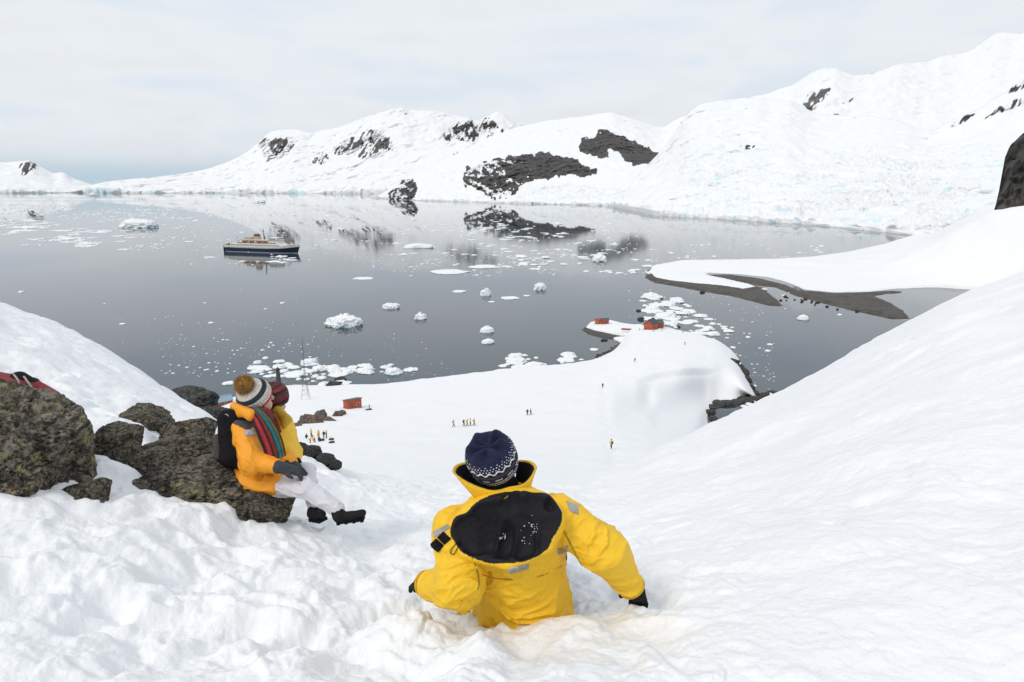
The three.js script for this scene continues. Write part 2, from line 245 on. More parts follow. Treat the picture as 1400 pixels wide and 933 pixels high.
massif({ name: 'mountain', label: 'black rock headland under a white ice dome beside the bay', seed: 4, rows: 170, cliff: 15, block: 30, bow: 0.85, step: 1.0 / 933,
  crest: [[508, 272], [520, 267], [535, 256], [552, 244], [575, 231], [600, 221], [630, 208], [655, 194], [680, 184], [705, 175], [735, 168], [765, 163], [795, 159], [820, 155], [835, 154], [850, 158], [870, 164], [890, 171], [905, 174], [920, 166], [935, 159], [950, 158], [965, 168], [1000, 185], [1040, 215]],
  shore: [[505, 5600], [530, 5000], [560, 4450], [640, 3900], [720, 3500], [800, 3250], [850, 3050], [900, 2700], [1040, 2600]], back: [[505, 5900], [560, 5700], [700, 5900], [850, 5600], [950, 5900], [1040, 5600]], fold: 230, foldDepth: 0.32, foldHeight: 0.045, rockTone: 0.062,
  icefall: ([px, py]) => 0.35 * smooth(690, 730, px) * (1 - smooth(196, 214, py)) * smooth(160, 172, py) + 0.75 * smooth(640, 720, px) * smooth(247, 258, py) + 0.5 * smooth(850, 900, px) * smooth(200, 230, py),
  rock: [{ at: [[631, 246], [634, 236], [645, 226], [668, 219], [690, 214], [720, 213], [736, 208], [752, 210], [770, 215], [790, 220], [800, 227], [816, 231], [812, 238], [798, 242], [775, 241], [752, 244], [733, 247], [716, 252], [708, 258], [704, 266], [690, 272], [668, 272], [660, 263], [645, 257], [634, 257]], snow: -0.27, snowy: (px) => 0.30 * (1 - smooth(685, 720, px)), vein: 1, grain: 10, relief: 55 },
    { at: [[791, 200], [796, 193], [812, 189], [818, 180], [826, 176], [840, 181], [856, 190], [872, 195], [888, 204], [897, 212], [903, 222], [896, 228], [880, 226], [866, 229], [856, 220], [846, 212], [833, 204], [829, 206], [834, 216], [826, 219], [806, 214], [793, 208]], snow: -0.27, vein: 1, grain: 11, relief: 50 },
    { at: [[530, 268], [538, 256], [550, 249], [563, 246], [571, 255], [567, 268], [562, 273], [532, 273]], snow: -0.05, grain: 8, relief: 50 }, { at: [[913, 211], [920, 207], [929, 210], [930, 217], [916, 217]], snow: -0.2, relief: 30 },
    { at: [[930, 170], [938, 160], [944, 158], [940, 168], [934, 173]], snow: -0.1, relief: 30 }] });
massif({ name: 'glacier', label: 'wide crevassed glacier tumbling into the bay with pale blue ice front', seed: 5, rows: 200, cliff: 13, block: 17, bow: 0.9, step: 1.0 / 933,
  crest: [[838, 285], [850, 268], [866, 246], [885, 226], [905, 205], [925, 178], [945, 152], [962, 142], [985, 138], [1010, 135], [1035, 134], [1060, 138], [1078, 137], [1092, 142], [1110, 152], [1135, 157], [1165, 159], [1200, 160], [1235, 168], [1262, 177], [1290, 178], [1330, 172], [1380, 165], [1460, 150], [1560, 140]],
  shore: [[838, 2960], [870, 2500], [900, 2150], [960, 1980], [1040, 1820], [1100, 1730], [1180, 1560], [1260, 1420], [1340, 1330], [1560, 1250]], back: [[838, 3300], [900, 4000], [960, 4700], [1100, 4800], [1260, 4300], [1560, 4000]], fold: 240, foldDepth: 0.4, foldHeight: 0.05,
  icefall: ([px, py]) => 0.9 * smooth(188 - 0.02 * (px - 950), 218, py) * smooth(880, 970, px) * (1 - 0.5 * smooth(1150, 1100, px) * smooth(1000, 1050, px) * smooth(250, 220, py)) + 0.6 * smooth(1050, 1070, px) * smooth(1110, 1090, px) * smooth(150, 160, py) * smooth(185, 170, py) + 0.5 * smooth(970, 990, px) * smooth(1080, 1050, px) * smooth(180, 187, py) * smooth(215, 205, py),
  rock: [{ at: [[1008, 199], [1020, 196], [1034, 201], [1026, 205], [1012, 204]], snow: 0.08, grain: 6, relief: 20 }] });
massif({ name: 'mountain', label: 'highest white mountain wall with a small rock crag below its crest', seed: 6, rows: 120, bow: 0.8,
  crest: [[1005, 142], [1030, 132], [1050, 128], [1068, 121], [1085, 116], [1100, 106], [1112, 99], [1125, 94], [1140, 93], [1155, 98], [1170, 103], [1188, 101], [1205, 96], [1222, 90], [1236, 86], [1255, 85], [1272, 83], [1290, 76], [1308, 74], [1322, 71], [1338, 62], [1352, 52], [1364, 45], [1375, 44], [1388, 46], [1402, 45], [1440, 42], [1500, 50], [1600, 60]],
  shore: [[1000, 5600], [1600, 5600]], back: [[1000, 8600], [1140, 8300], [1370, 9600], [1600, 9600]], lift: 120, fold: 330, foldDepth: 0.4, foldHeight: 0.06, rockTone: 0.12,
  rock: [{ at: [[1099, 140], [1104, 128], [1118, 120], [1138, 120], [1134, 130], [1122, 142], [1112, 152], [1102, 153]], snow: 0.0, streak: 1, relief: 90 }, { at: [[1138, 160], [1148, 156], [1150, 164], [1140, 165]], snow: 0.0, relief: 60 }, { at: [[1150, 138], [1166, 137], [1168, 143], [1152, 143]], snow: 0.2, relief: 60 }] });
massif({ name: 'mountain', label: 'steep snow ridge with dark rock ribs above the glacier', seed: 7, rows: 90, bow: 0.9,
  crest: [[1270, 181], [1290, 172], [1305, 163], [1322, 156], [1340, 149], [1356, 138], [1372, 128], [1388, 117], [1402, 106], [1430, 88], [1480, 60], [1600, 30]],
  shore: [[1260, 3300], [1600, 2900]], back: [[1260, 3900], [1400, 4300], [1600, 4500]], lift: 60, fold: 200, foldDepth: 0.4, foldHeight: 0.03, rockTone: 0.06,
  rock: [{ at: [[1296, 173], [1308, 164], [1326, 157], [1336, 158], [1322, 167], [1302, 176]], snow: 0.02, streak: 1, relief: 40 }, { at: [[1345, 166], [1362, 150], [1384, 140], [1402, 132], [1420, 128], [1420, 140], [1390, 148], [1366, 156]], snow: 0.02, streak: 1, relief: 40 }, { at: [[1374, 128], [1390, 117], [1420, 98], [1420, 108], [1396, 121], [1380, 130]], snow: 0.03, streak: 1, relief: 40 }] });
massif({ name: 'cliff', label: 'sheer dark brown rock cliff standing in the snow slope', seed: 8, rows: 150, bow: 1.0, step: 0.8 / 933,
  crest: [[1354, 301], [1358, 292], [1362, 280], [1366, 262], [1368, 240], [1371, 224], [1376, 212], [1382, 200], [1390, 191], [1402, 183], [1430, 170], [1480, 150], [1560, 130]],
  shore: [[1350, 880], [1560, 840]], back: [[1350, 915], [1560, 960]], lift: 22, ridge: 0.25, fold: 26, foldDepth: 0.3, foldHeight: 0.16, rockTone: 0.058, rockLabel: 'craggy brown rock of the cliff',
  rock: [{ at: [[1330, 480], [1330, 170], [1700, 40], [1700, 480]], snow: -0.50, grain: 16, relief: 20 }] });

// ------------------------------------------------------------------ low land made from outlines: a sheet whose height follows the distance to its edge
function lowLand(outline, cell, height, mat, colour, warp = 1.5, rows = 0) {
  const poly = outline.map(([px, py, y]) => { const p = atLevel(px, py, y || 0); return [p.x, p.z]; });
  let x0 = 1e9, x1 = -1e9, z0 = 1e9, z1 = -1e9; for (const [x, z] of poly) { x0 = Math.min(x0, x); x1 = Math.max(x1, x); z0 = Math.min(z0, z); z1 = Math.max(z1, z); }
  x0 -= 6; x1 += 6; z0 -= 6; z1 += 6;
  const nu = Math.ceil((x1 - x0) / cell) + 1, nv = rows || Math.ceil((z1 - z0) / cell) + 1, keep = new Uint8Array(nu * nv);
  const g = gridMesh(nu, nv, (i, j) => { const x = x0 + i * cell, z = rows ? z0 + (z1 - z0) * (1 - Math.pow(1 - j / (nv - 1), 1.7)) : z0 + j * cell, d = edgeDistance(poly, x + warp * fbm(x / 9, 1, z / 9, 4), z + warp * fbm(x / 9, 5, z / 9, 4)), y = height(d, x, z); keep[j * nu + i] = d > -5 ? 1 : 0; return V(x, Math.max(y, -2), z); });
  if (colour) paint(g, colour);
  const [, used] = splitFaces(g, (v) => keep[v]);
  return new THREE.Mesh(used, mat);
}
const gravelColour = (p) => { const t = fbm(p.x / 5, 0.3, p.z / 5, 5), u = noise3(p.x * 1.3, 4, p.z * 1.3), w = smooth(0.05, 0.35, fbm(p.x / 14, 7, p.z / 5, 4)), b = 0.058 * (1 + 0.9 * t + 0.7 * u) * (1 - 0.45 * w); return [b * 1.12, b, b * 0.84]; };
const gravelMat = vcol(0.8), landMat = plainSnow;
const gravelHeight = (hi) => (d, x, z) => d < 0 ? d * 0.35 - 0.05 : Math.min(hi, 0.1 + d * 0.16) + 0.16 * fbm(x / 3, 2, z / 3, 4);
const snowBank = (step, rise, max) => (d, x, z) => d < -0.6 ? -2 : d < 0.8 ? mix(-2, step, smooth(-0.6, 0.8, d)) : Math.min(max, step + rise * d) + 0.25 * fbm(x / 12, 3, z / 12, 4) * smooth(0, 6, d);
struct('beach', lowLand([[883, 372], [892, 366], [910, 362], [930, 372], [985, 384], [1020, 388], [1045, 394], [1050, 400], [1062, 410], [1071, 419], [1050, 418], [1000, 405], [960, 399], [925, 392], [895, 387], [882, 380]], 1.2, gravelHeight(1.1), gravelMat, gravelColour), 'low spit of dark grey gravel beside the snow');
struct('beach', lowLand([[962, 376], [1000, 376], [1040, 381], [1075, 390], [1090, 397], [1140, 401], [1180, 400], [1215, 398], [1235, 399], [1232, 401], [1215, 402], [1195, 405], [1215, 413], [1235, 425], [1245, 436], [1220, 437], [1170, 426], [1120, 414], [1085, 404], [1060, 393], [1030, 390], [1005, 386], [985, 380]], 1.4, gravelHeight(1.4), gravelMat, gravelColour), 'curved bar of dark gravel round the melt pool');
struct('snow_field', lowLand([[886, 373], [893, 364], [930, 357], [1000, 356], [1060, 355], [1110, 352], [1160, 345], [1210, 334], [1262, 318], [1300, 312, 10], [1420, 300, 20], [1600, 300, 25], [1600, 450], [1420, 440], [1370, 410], [1340, 397], [1280, 393], [1225, 395], [1190, 399], [1140, 400], [1100, 396], [1076, 386], [1050, 379], [1010, 375], [968, 373], [966, 377], [990, 382], [1025, 390], [1035, 394], [1018, 397], [985, 392], [950, 389], [915, 385], [895, 381]], 1.9,
  (d, x, z) => { const base = snowBank(1.2, 0.035, 4)(d, x, z); if (d < 0) return base; const th = Math.atan2(x, -z), r = Math.hypot(x, z), u = smooth(0.47, 0.66, th) * smooth(0, 110, d); const bulge = Math.exp(-(Math.pow((th - 0.60) / 0.055, 2) + Math.pow((r - 760) / 50, 2)));
    return base + 61 * u + 12 * bulge * (1 + 0.5 * fbm(x / 25, 2, z / 25, 4)) + 6 * fbm(x / 70, 2, z / 70, 4) * smooth(10, 80, d); }, landMat, null, 1.5, 380), 'smooth snow field behind the gravel spits');

// ------------------------------------------------------------------ the headland below: rows run from the near hillside to the water's edge
const HEAD = [ // [px, then (py, metres above the sea) for every row]
  [120, [720, 70], [670, 58], [640, 42], [625, 28], [615, 16], [608, 8], [602, 2], [597, -4]],
  [250, [720, 70], [660, 56], [622, 36], [602, 22], [590, 13], [580, 7], [571, 2], [565, -4]],
  [330, [720, 70], [660, 57], [615, 37], [592, 25], [574, 16], [558, 9], [545, 4], [536, -3]],
  [390, [720, 70], [660, 58], [610, 38], [585, 27], [565, 19], [548, 11], [535, 5], [526, -1]],
  [450, [720, 70], [660, 59], [610, 39], [585, 29], [563, 20], [546, 12], [534, 6], [526, 0]],
  [500, [720, 70], [660, 59], [610, 40], [585, 30], [562, 20], [545, 13], [534, 7], [526, 3]],
  [600, [720, 70], [660, 60], [610, 41], [580, 30], [555, 21], [538, 14], [526, 9], [516, 5]],
  [700, [720, 70], [660, 60], [610, 41], [578, 30], [550, 22], [528, 15], [514, 10], [504, 6]],
  [800, [720, 70], [660, 60], [608, 41], [570, 29], [540, 21], [518, 15], [504, 9], [494, 4]],
  [835, [720, 70], [660, 60], [608, 41], [566, 28], [533, 20], [508, 15], [492, 9], [482, 2]],
  [850, [720, 70], [660, 60], [608, 40.5], [563, 25], [529, 18.5], [502, 15.5], [482, 10], [468, 2]],
  [865, [720, 70], [660, 60], [608, 40], [560, 21.5], [525, 17.5], [495, 16], [468, 10.5], [449, 4]],
  [890, [720, 70], [660, 59], [608, 38], [558, 16.5], [519, 16.2], [492, 16], [464, 11], [445, 5]],
  [930, [720, 70], [660, 57], [608, 30], [558, 8], [511, 14.6], [490, 15], [468, 11.5], [452, 5]],
  [955, [720, 70], [660, 52], [602, 16], [557, 3.5], [507, 12.2], [489, 13.2], [470, 10], [457, 5]],
  [966, [720, 70], [657, 42], [594, 2], [556, 1.2], [506, 11.2], [490, 12.2], [473, 9.6], [461, 5]],
  [980, [720, 70], [655, 35], [588, -3], [552, -0.5], [506, 10], [490, 11], [475, 9], [465, 5]],
  [1003, [720, 70], [655, 32], [590, -4], [550, -0.5], [520, 6.5], [505, 8.5], [491, 7], [482, 3]],
  [1015, [720, 70], [655, 30], [592, -4], [548, -1], [533, 4], [520, 6], [509, 5], [500, 2]],
  [1030, [720, 70], [655, 30], [592, -4], [545, -2], [542, 0.8], [540, 1.3], [537, 1.2], [533, -2]],
  [1042, [720, 70], [660, 45], [634, 4], [594, -4], [552, -3.5], [548, -3], [545, -3], [542, -4]],
  [1160, [720, 60], [680, 30], [645, 0], [605, -5], [570, -5], [560, -5], [552, -5], [545, -6]]];
const headRows = [1, 2, 3, 4, 5, 6, 7, 8].map((k) => [spline(HEAD.map((c) => [c[0], c[k][0]])), spline(HEAD.map((c) => [c[0], c[k][1]]))]);
const headland = (() => {
  const nu = 620, nv = 300, tail = 14;
  const cols = [...Array(nu).keys()].map((i) => { const px = 120 + 1040 * i / (nu - 1), ks = headRows.map(([a, b], k) => [k, a(px), b(px)]); return [px, spline(ks, 1), spline(ks, 2)]; });
  const g = gridMesh(nu, nv + tail, (i, j) => {
    const s = Math.min(7, 7 * j / (nv - 1)), [px, pyOf, elOf] = cols[i], py = pyOf(s), el = elOf(s);
    const p = atLevel(px, py, el), th = Math.atan2(p.x, -p.z); let r = Math.hypot(p.x, p.z);
    if (j >= nv) { const q = (j - nv + 1) / tail; const h2 = el - (el + 5) * smooth(0, 0.75, q); r += 14 * q + 1.2 * fbm(th * r / 6, q * 3, 2, 3); return polar(th, r, h2); }
    return p;
  });
  const tracks = [[[842, 650, 56], [838, 614, 42], [828, 570, 28], [824, 530, 19], [868, 495, 15.5], [890, 458, 9]], [[440, 600, 35], [600, 586, 32], [650, 583, 31], [725, 569, 27], [826, 548, 23]]].map((l) => l.map(([x, y, z]) => { const p = atLevel(x, y, z); return [p.x, p.z]; }));
  const offTrack = (x, z) => { let m = 1e9; for (const l of tracks) for (let q = 1; q < l.length; q++) { const [ax, az] = l[q - 1], [bx, bz] = l[q], dx = bx - ax, dz = bz - az, t = clamp(((x - ax) * dx + (z - az) * dz) / (dx * dx + dz * dz)); m = Math.min(m, Math.hypot(x - ax - dx * t, z - az - dz * t)); } return m; };
  { // let the snow settle: even out the sheet, the water's edge held
    const P = g.attributes.position.array, Q = P.slice();
    for (let it = 0; it < 26; it++) { for (let j = 1; j < nv - 3; j++) for (let i = 1; i < nu - 1; i++) for (let c = 0; c < 3; c++) { const o = (j * nu + i) * 3 + c; Q[o] = P[o] * 0.4 + 0.15 * (P[o - 3] + P[o + 3] + P[o - nu * 3] + P[o + nu * 3]); } P.set(Q); }
  }
  const w3 = V(0, 0, 0);
  for (let j = 0; j < nv; j++) for (let i = 0; i < nu; i++) {
    const o = j * nu + i, p = w3.fromBufferAttribute(g.attributes.position, o), th = Math.atan2(p.x, -p.z), r = Math.hypot(p.x, p.z), keepEdge = smooth(0, 30, nv - j);
    p.y += 0.55 * fbm(p.x / 14, 1, p.z / 14, 4) * (0.35 + 0.65 * keepEdge) + 0.10 * fbm(p.x / 2.4, 2, p.z / 2.4, 3);
    if (nv - j < 12) { const w = 1 - (nv - j) / 12; const rr = r + 3.5 * w * fbm(th * r / 9, 3, 4, 4); p.x *= rr / r; p.z *= rr / r; p.y += 0.8 * w * fbm(th * r / 7, 8, 4, 3); }
    { const [sx, sy] = seenAt(p), lip = sy - (516 - (sx - 870) * 0.105 - 6 * Math.sin((sx - 870) / 37)); if (lip > 0 && lip < 60) p.y -= 1.7 * smooth(0, 6, lip) * (1 - smooth(18, 58, lip)) * smooth(868, 892, sx) * (1 - smooth(962, 986, sx)); }   // wind lip over the hollow
    const td = offTrack(p.x + 1.2 * noise3(p.x / 6, 1, p.z / 6), p.z + 1.2 * noise3(p.x / 6, 5, p.z / 6)); if (td < 4) p.y -= Math.exp(-td * td / 1.1) * (0.22 + 0.2 * noise3(p.x / 0.8, 2, p.z / 0.8));
    g.attributes.position.setXYZ(o, p.x, p.y, p.z);
  }
  g.computeVertexNormals();
  return struct('snow_slope', new THREE.Mesh(g, plainSnow), 'smooth white headland sloping to the station');
})();

// ------------------------------------------------------------------ the knoll we stand on
const RIM = [[-260, 330, 13], [-100, 378, 14], [0, 418, 14], [60, 440, 13.5], [110, 462, 13], [170, 498, 12], [230, 535, 11], [275, 565, 10], [320, 592, 9.2], [400, 622, 9], [470, 645, 9.5], [540, 652, 10.5], [620, 656, 11], [700, 655, 11], [790, 650, 11.5], [850, 638, 12.5], [900, 612, 14], [960, 586, 16], [1050, 545, 19], [1130, 502, 22], [1200, 462, 25], [1260, 430, 27], [1320, 400, 29], [1400, 371, 32], [1520, 325, 34], [1700, 270, 34]];
const rimSlope = spline(RIM.map(([x, y]) => [bearing(x, y), -slopeTo(x, y)])), rimDist = spline(RIM.map(([x, y, r]) => [bearing(x, y), r]));
const HOLLOWS = []; // [x, z, radius across, radius along, turn, metres]
function hollow(px, py, drop, rx, rz, h, turn = 0) { const th = bearing(px, py), r = drop / -slopeTo(px, py); HOLLOWS.push([Math.sin(th) * r, -Math.cos(th) * r, rx, rz, turn, h]); }
function knoll(x, z, fine = true) {
  const r = Math.hypot(x, z), th = Math.atan2(x, -z), R = rimDist(th), dR = R * rimSlope(th), d2 = 1.66, b = (dR - d2) / (R - 2);
  const u = Math.max(0, r - R), w = 4.5;
  let d = d2 + b * (r - 2) + (1.15 - b) * (u - w * (1 - Math.exp(-u / w)));
  if (r < 2) d = d2 + b * (r - 2);
  let y = EYE.y - d;
  const body = smooth(1.2, 5, r) * (1 - 0.75 * smooth(R * 0.6, R, r));
  y += 0.36 * body * fbm(x / 3.1 + 4, 2, z / 3.1, 3);
  for (const [hx, hz, rx, rz, turn, h] of HOLLOWS) { const dx = x - hx, dz = z - hz; if (Math.abs(dx) > 3.2 * (rx + rz) || Math.abs(dz) > 3.2 * (rx + rz)) continue; const c = Math.cos(turn), s = Math.sin(turn), a = (dx * c + dz * s) / rx, e = (-dx * s + dz * c) / rz; y += h * Math.exp(-(a * a + e * e)); }
  if (!fine) return y;
  // trodden, crumbled snow near by and on the rock side; wind-packed, faintly stepped up the far shoulder
  const lumpy = clamp(mix(1, 0.3, smooth(0.10, 0.48, th + 0.045 * (r - 3))) * (1 - 0.55 * smooth(6, 16, r)));
  const wx = x + 0.14 * fbm(x * 2.1, 5, z * 2.1, 3), wz = z + 0.14 * fbm(x * 2.1, 9, z * 2.1, 3);
  const patch = 0.4 + 0.6 * smooth(-0.3, 0.3, fbm(x / 1.1, 7, z / 1.1, 3));
  const step = (n, w) => smooth(-w, w, n); // broken edges
  const big = fbm(wx / 0.75, 1, wz / 0.75, 3), mid = fbm(wx / 0.30 + 7, 3, wz / 0.30, 3);
  const near = 1 - smooth(5, 12, r);
  let y2 = 0.075 * step(big, 0.2) + 0.05 * big + 0.045 * step(mid, 0.15) + 0.028 * billow(wx / 0.22, 3, wz / 0.22, 2);
  if (near > 0) { const [f1] = worley2(wx / 0.085, wz / 0.085, 3), [f2, id] = worley2(wx / 0.19 + 5, wz / 0.19, 8); y2 += near * (0.020 * Math.max(0, 0.62 - f1) / 0.62 * (0.4 + 0.6 * step(mid, 0.3)) + (id > 0.55 ? 0.05 * Math.max(0, 0.5 - f2) : 0) + 0.016 * fbm(wx / 0.055, 2, wz / 0.055, 3, 0.6)); }
  y += lumpy * patch * (y2 - 0.09);
  const drift = fbm(x / 1.5 + 0.5 * noise3(x, 3, z), 4, z / 0.75, 4);
  y += (1 - lumpy) * (0.06 * drift + 0.05 * step(fbm(x / 0.8 + 3, 6, z / 1.3, 3) - 0.1, 0.10) * smooth(-0.1, 0.3, fbm(x / 2.6, 8, z / 2.6, 2)) + 0.008 * billow(x / 0.42, 6, z / 0.6, 2)) + (0.0015 + 0.0025 * lumpy) * (noise3(x / 0.03, 1, z / 0.03) + noise3(x / 0.075, 5, z / 0.075));
  return y;
}
hollow(168, 652, 1.95, 0.16, 0.22, 0.10); hollow(205, 612, 2.0, 0.28, 0.20, 0.14); hollow(175, 585, 2.0, 0.2, 0.2, 0.10);   // snow lying between the boulders
hollow(700, 852, 2.02, 0.30, 0.24, -0.08);            // where the sitter sinks in
hollow(566, 862, 1.95, 0.22, 0.20, 0.13);             // snow heaped against his left arm
hollow(640, 905, 1.86, 0.14, 0.12, 0.07);
hollow(775, 868, 1.97, 0.22, 0.14, 0.09);             // and behind his right hip
hollow(715, 905, 1.88, 0.07, 0.10, -0.05);
hollow(868, 806, 2.02, 0.12, 0.10, 0.02);
{ const R = rng(71); for (let q = 0; q < 26; q++) { const px = R() * 620, py = 735 + R() * 210; hollow(px, py, 1.9 - 0.5 * (py - 800) / 300 * 0.4, 0.07 + 0.09 * R(), 0.05 + 0.07 * R(), -0.03 - 0.06 * R(), R() * 3); } for (const [px, py] of [[930, 735], [955, 748], [990, 740], [1120, 845], [1165, 790], [905, 690], [560, 700], [530, 690], [600, 690]]) hollow(px, py, 2.6, 0.10, 0.06, -0.07, px); }
{
  const inner = 660, outer = 70, nu = inner + 2 * outer, nv = 830, r0 = 0.8, r1 = 42;
  const turnOf = (i) => i < outer ? -1.5 + 0.74 * i / outer : i >= inner + outer ? 0.76 + 0.74 * (i - inner - outer + 1) / outer : -0.76 + 1.52 * (i - outer) / inner;
  const g = gridMesh(nu, nv, (i, j) => { const th = turnOf(i), r = r0 * Math.pow(r1 / r0, j / (nv - 1)), x = Math.sin(th) * r, z = -Math.cos(th) * r; return V(x, knoll(x, z), z); }, (p) => [p.x / 1.4, p.z / 1.4]);
  struct('snow_ground', new THREE.Mesh(g, snowMat), 'lumpy trodden snow of the knoll');
}

// ------------------------------------------------------------------ shapes from distance fields
const smin = (a, b, k) => { const h = Math.max(k - Math.abs(a - b), 0) / k; return Math.min(a, b) - h * h * k * 0.25; };
const smax = (a, b, k) => -smin(-a, -b, k);
function limb(p, a, b, ra, rb) { const bx = b.x - a.x, by = b.y - a.y, bz = b.z - a.z, t = clamp(((p.x - a.x) * bx + (p.y - a.y) * by + (p.z - a.z) * bz) / (bx * bx + by * by + bz * bz)); return Math.hypot(p.x - a.x - bx * t, p.y - a.y - by * t, p.z - a.z - bz * t) - (ra + (rb - ra) * t); }
function frame(up, right) { const U = up.clone().normalize(), X = right.clone().addScaledVector(U, -right.dot(U)).normalize(), Z = X.clone().cross(U); return { X, U, Z }; }
function egg(p, c, F, rx, ry, rz) { const dx = p.x - c.x, dy = p.y - c.y, dz = p.z - c.z, a = (dx * F.X.x + dy * F.X.y + dz * F.X.z) / rx, b = (dx * F.U.x + dy * F.U.y + dz * F.U.z) / ry, e = (dx * F.Z.x + dy * F.Z.y + dz * F.Z.z) / rz, k = Math.hypot(a, b, e); return k < 1e-6 ? -Math.min(rx, ry, rz) : (k - 1) * k / Math.hypot(a / rx, b / ry, e / rz); }
function block(p, c, F, hx, hy, hz, r) { const dx = p.x - c.x, dy = p.y - c.y, dz = p.z - c.z, a = Math.abs(dx * F.X.x + dy * F.X.y + dz * F.X.z) - hx + r, b = Math.abs(dx * F.U.x + dy * F.U.y + dz * F.U.z) - hy + r, e = Math.abs(dx * F.Z.x + dy * F.Z.y + dz * F.Z.z) - hz + r; return Math.hypot(Math.max(a, 0), Math.max(b, 0), Math.max(e, 0)) + Math.min(0, Math.max(a, b, e)) - r; }
// a trunk: ellipse sections along an axis; rows [t, half width, half depth]
function trunk(a, b, right, rows) { const L = a.distanceTo(b), F = frame(b.clone().sub(a), right), w = spline(rows, 1), d = spline(rows, 2), t0 = rows[0][0], t1 = rows[rows.length - 1][0]; return (p) => { const dx = p.x - a.x, dy = p.y - a.y, dz = p.z - a.z, u = (dx * F.U.x + dy * F.U.y + dz * F.U.z) / L, x = dx * F.X.x + dy * F.X.y + dz * F.X.z, z = dx * F.Z.x + dy * F.Z.y + dz * F.Z.z, tt = clamp(u, t0, t1), W = w(tt), D = d(tt), k = Math.hypot(x / W, z / D); return smax((k - 1) * Math.min(W, D) * (k > 0.3 ? k / Math.hypot(x / W / W, z / D / D) / Math.min(W, D) : 1), Math.max(t0 - u, u - t1) * L, 0.04); }; }
const V0 = V(0, 0, 0);
function net(f, lo, hi, cell) { // naive surface nets
  const nx = Math.ceil((hi.x - lo.x) / cell) + 2, ny = Math.ceil((hi.y - lo.y) / cell) + 2, nz = Math.ceil((hi.z - lo.z) / cell) + 2, F = new Float32Array(nx * ny * nz), p = V(0, 0, 0);
  // coarse pass skips empty space
  const S = 4, far = cell * S * 2.2;
  for (let k = 0; k < nz; k += S) for (let j = 0; j < ny; j += S) for (let i = 0; i < nx; i += S) {
    p.set(lo.x + (i + 1.5) * cell, lo.y + (j + 1.5) * cell, lo.z + (k + 1.5) * cell); const c = f(p), skip = Math.abs(c) > far;
    for (let kk = k; kk < Math.min(nz, k + S); kk++) for (let jj = j; jj < Math.min(ny, j + S); jj++) for (let ii = i; ii < Math.min(nx, i + S); ii++) F[(kk * ny + jj) * nx + ii] = skip ? c : f(p.set(lo.x + ii * cell, lo.y + jj * cell, lo.z + kk * cell));
  }
  const id = new Int32Array(nx * ny * nz).fill(-1), P = [], I = [], at3 = (i, j, k) => (k * ny + j) * nx + i;
  const E = [[0, 1], [0, 2], [0, 4], [1, 3], [1, 5], [2, 3], [2, 6], [3, 7], [4, 5], [4, 6], [5, 7], [6, 7]], v = new Float32Array(8);
  for (let k = 0; k < nz - 1; k++) for (let j = 0; j < ny - 1; j++) for (let i = 0; i < nx - 1; i++) {
    let m = 0; for (let c = 0; c < 8; c++) { v[c] = F[at3(i + (c & 1), j + ((c >> 1) & 1), k + (c >> 2))]; if (v[c] < 0) m |= 1 << c; }
    if (m === 0 || m === 255) continue;
    let x = 0, y = 0, z = 0, n = 0;
    for (const [a, b] of E) if (((m >> a) & 1) !== ((m >> b) & 1)) { const t = v[a] / (v[a] - v[b]); x += mix(a & 1, b & 1, t); y += mix((a >> 1) & 1, (b >> 1) & 1, t); z += mix(a >> 2, b >> 2, t); n++; }
    id[at3(i, j, k)] = P.length / 3; P.push(lo.x + (i + x / n) * cell, lo.y + (j + y / n) * cell, lo.z + (k + z / n) * cell);
  }
  const quad = (a, b, c, d, flip) => { if (a < 0 || b < 0 || c < 0 || d < 0) return; flip ? I.push(a, c, b, a, d, c) : I.push(a, b, c, a, c, d); };
  for (let k = 1; k < nz - 1; k++) for (let j = 1; j < ny - 1; j++) for (let i = 1; i < nx - 1; i++) {
    const s = F[at3(i, j, k)] < 0;
    if (s !== (F[at3(i + 1, j, k)] < 0)) quad(id[at3(i, j - 1, k - 1)], id[at3(i, j, k - 1)], id[at3(i, j, k)], id[at3(i, j - 1, k)], !s);
    if (s !== (F[at3(i, j + 1, k)] < 0)) quad(id[at3(i - 1, j, k - 1)], id[at3(i - 1, j, k)], id[at3(i, j, k)], id[at3(i, j, k - 1)], !s);
    if (s !== (F[at3(i, j, k + 1)] < 0)) quad(id[at3(i - 1, j - 1, k)], id[at3(i, j - 1, k)], id[at3(i, j, k)], id[at3(i - 1, j, k)], !s);
  }
  const g = new THREE.BufferGeometry(); g.setAttribute('position', new THREE.BufferAttribute(new Float32Array(P), 3)); g.setIndex(I); g.computeVertexNormals();
  const uv = new Float32Array(P.length / 3 * 2); for (let i = 0; i < uv.length / 2; i++) { uv[i * 2] = P[i * 3] + P[i * 3 + 2] * 0.6; uv[i * 2 + 1] = P[i * 3 + 1] + P[i * 3 + 2] * 0.4; } g.setAttribute('uv', new THREE.BufferAttribute(uv, 2));
  return g;
}
const box3 = (pts, m) => { const b = new THREE.Box3().setFromPoints(pts).expandByScalar(m); return [b.min, b.max]; };
const gradient = (f, p, e = 0.004) => { const q = p.clone(), n = V(0, 0, 0); for (const k of ['x', 'y', 'z']) { q[k] = p[k] + e; const a = f(q); q[k] = p[k] - e; n[k] = a - f(q); q[k] = p[k]; } return n.normalize(); };
function onto(f, from, dir, reach = 6) { const d = dir.clone().normalize(), p = from.clone(), best = p.clone(); let low = 9; for (let i = 0, t = 0; i < 200 && t < reach; i++) { const s = f(p); if (s < low) { low = s; best.copy(p); } if (s < 0.0008) return p; const q = Math.max(0.0008, s * 0.6); p.addScaledVector(d, q); t += q; } return low < 0.05 ? best.addScaledVector(gradient(f, best), -low) : null; }
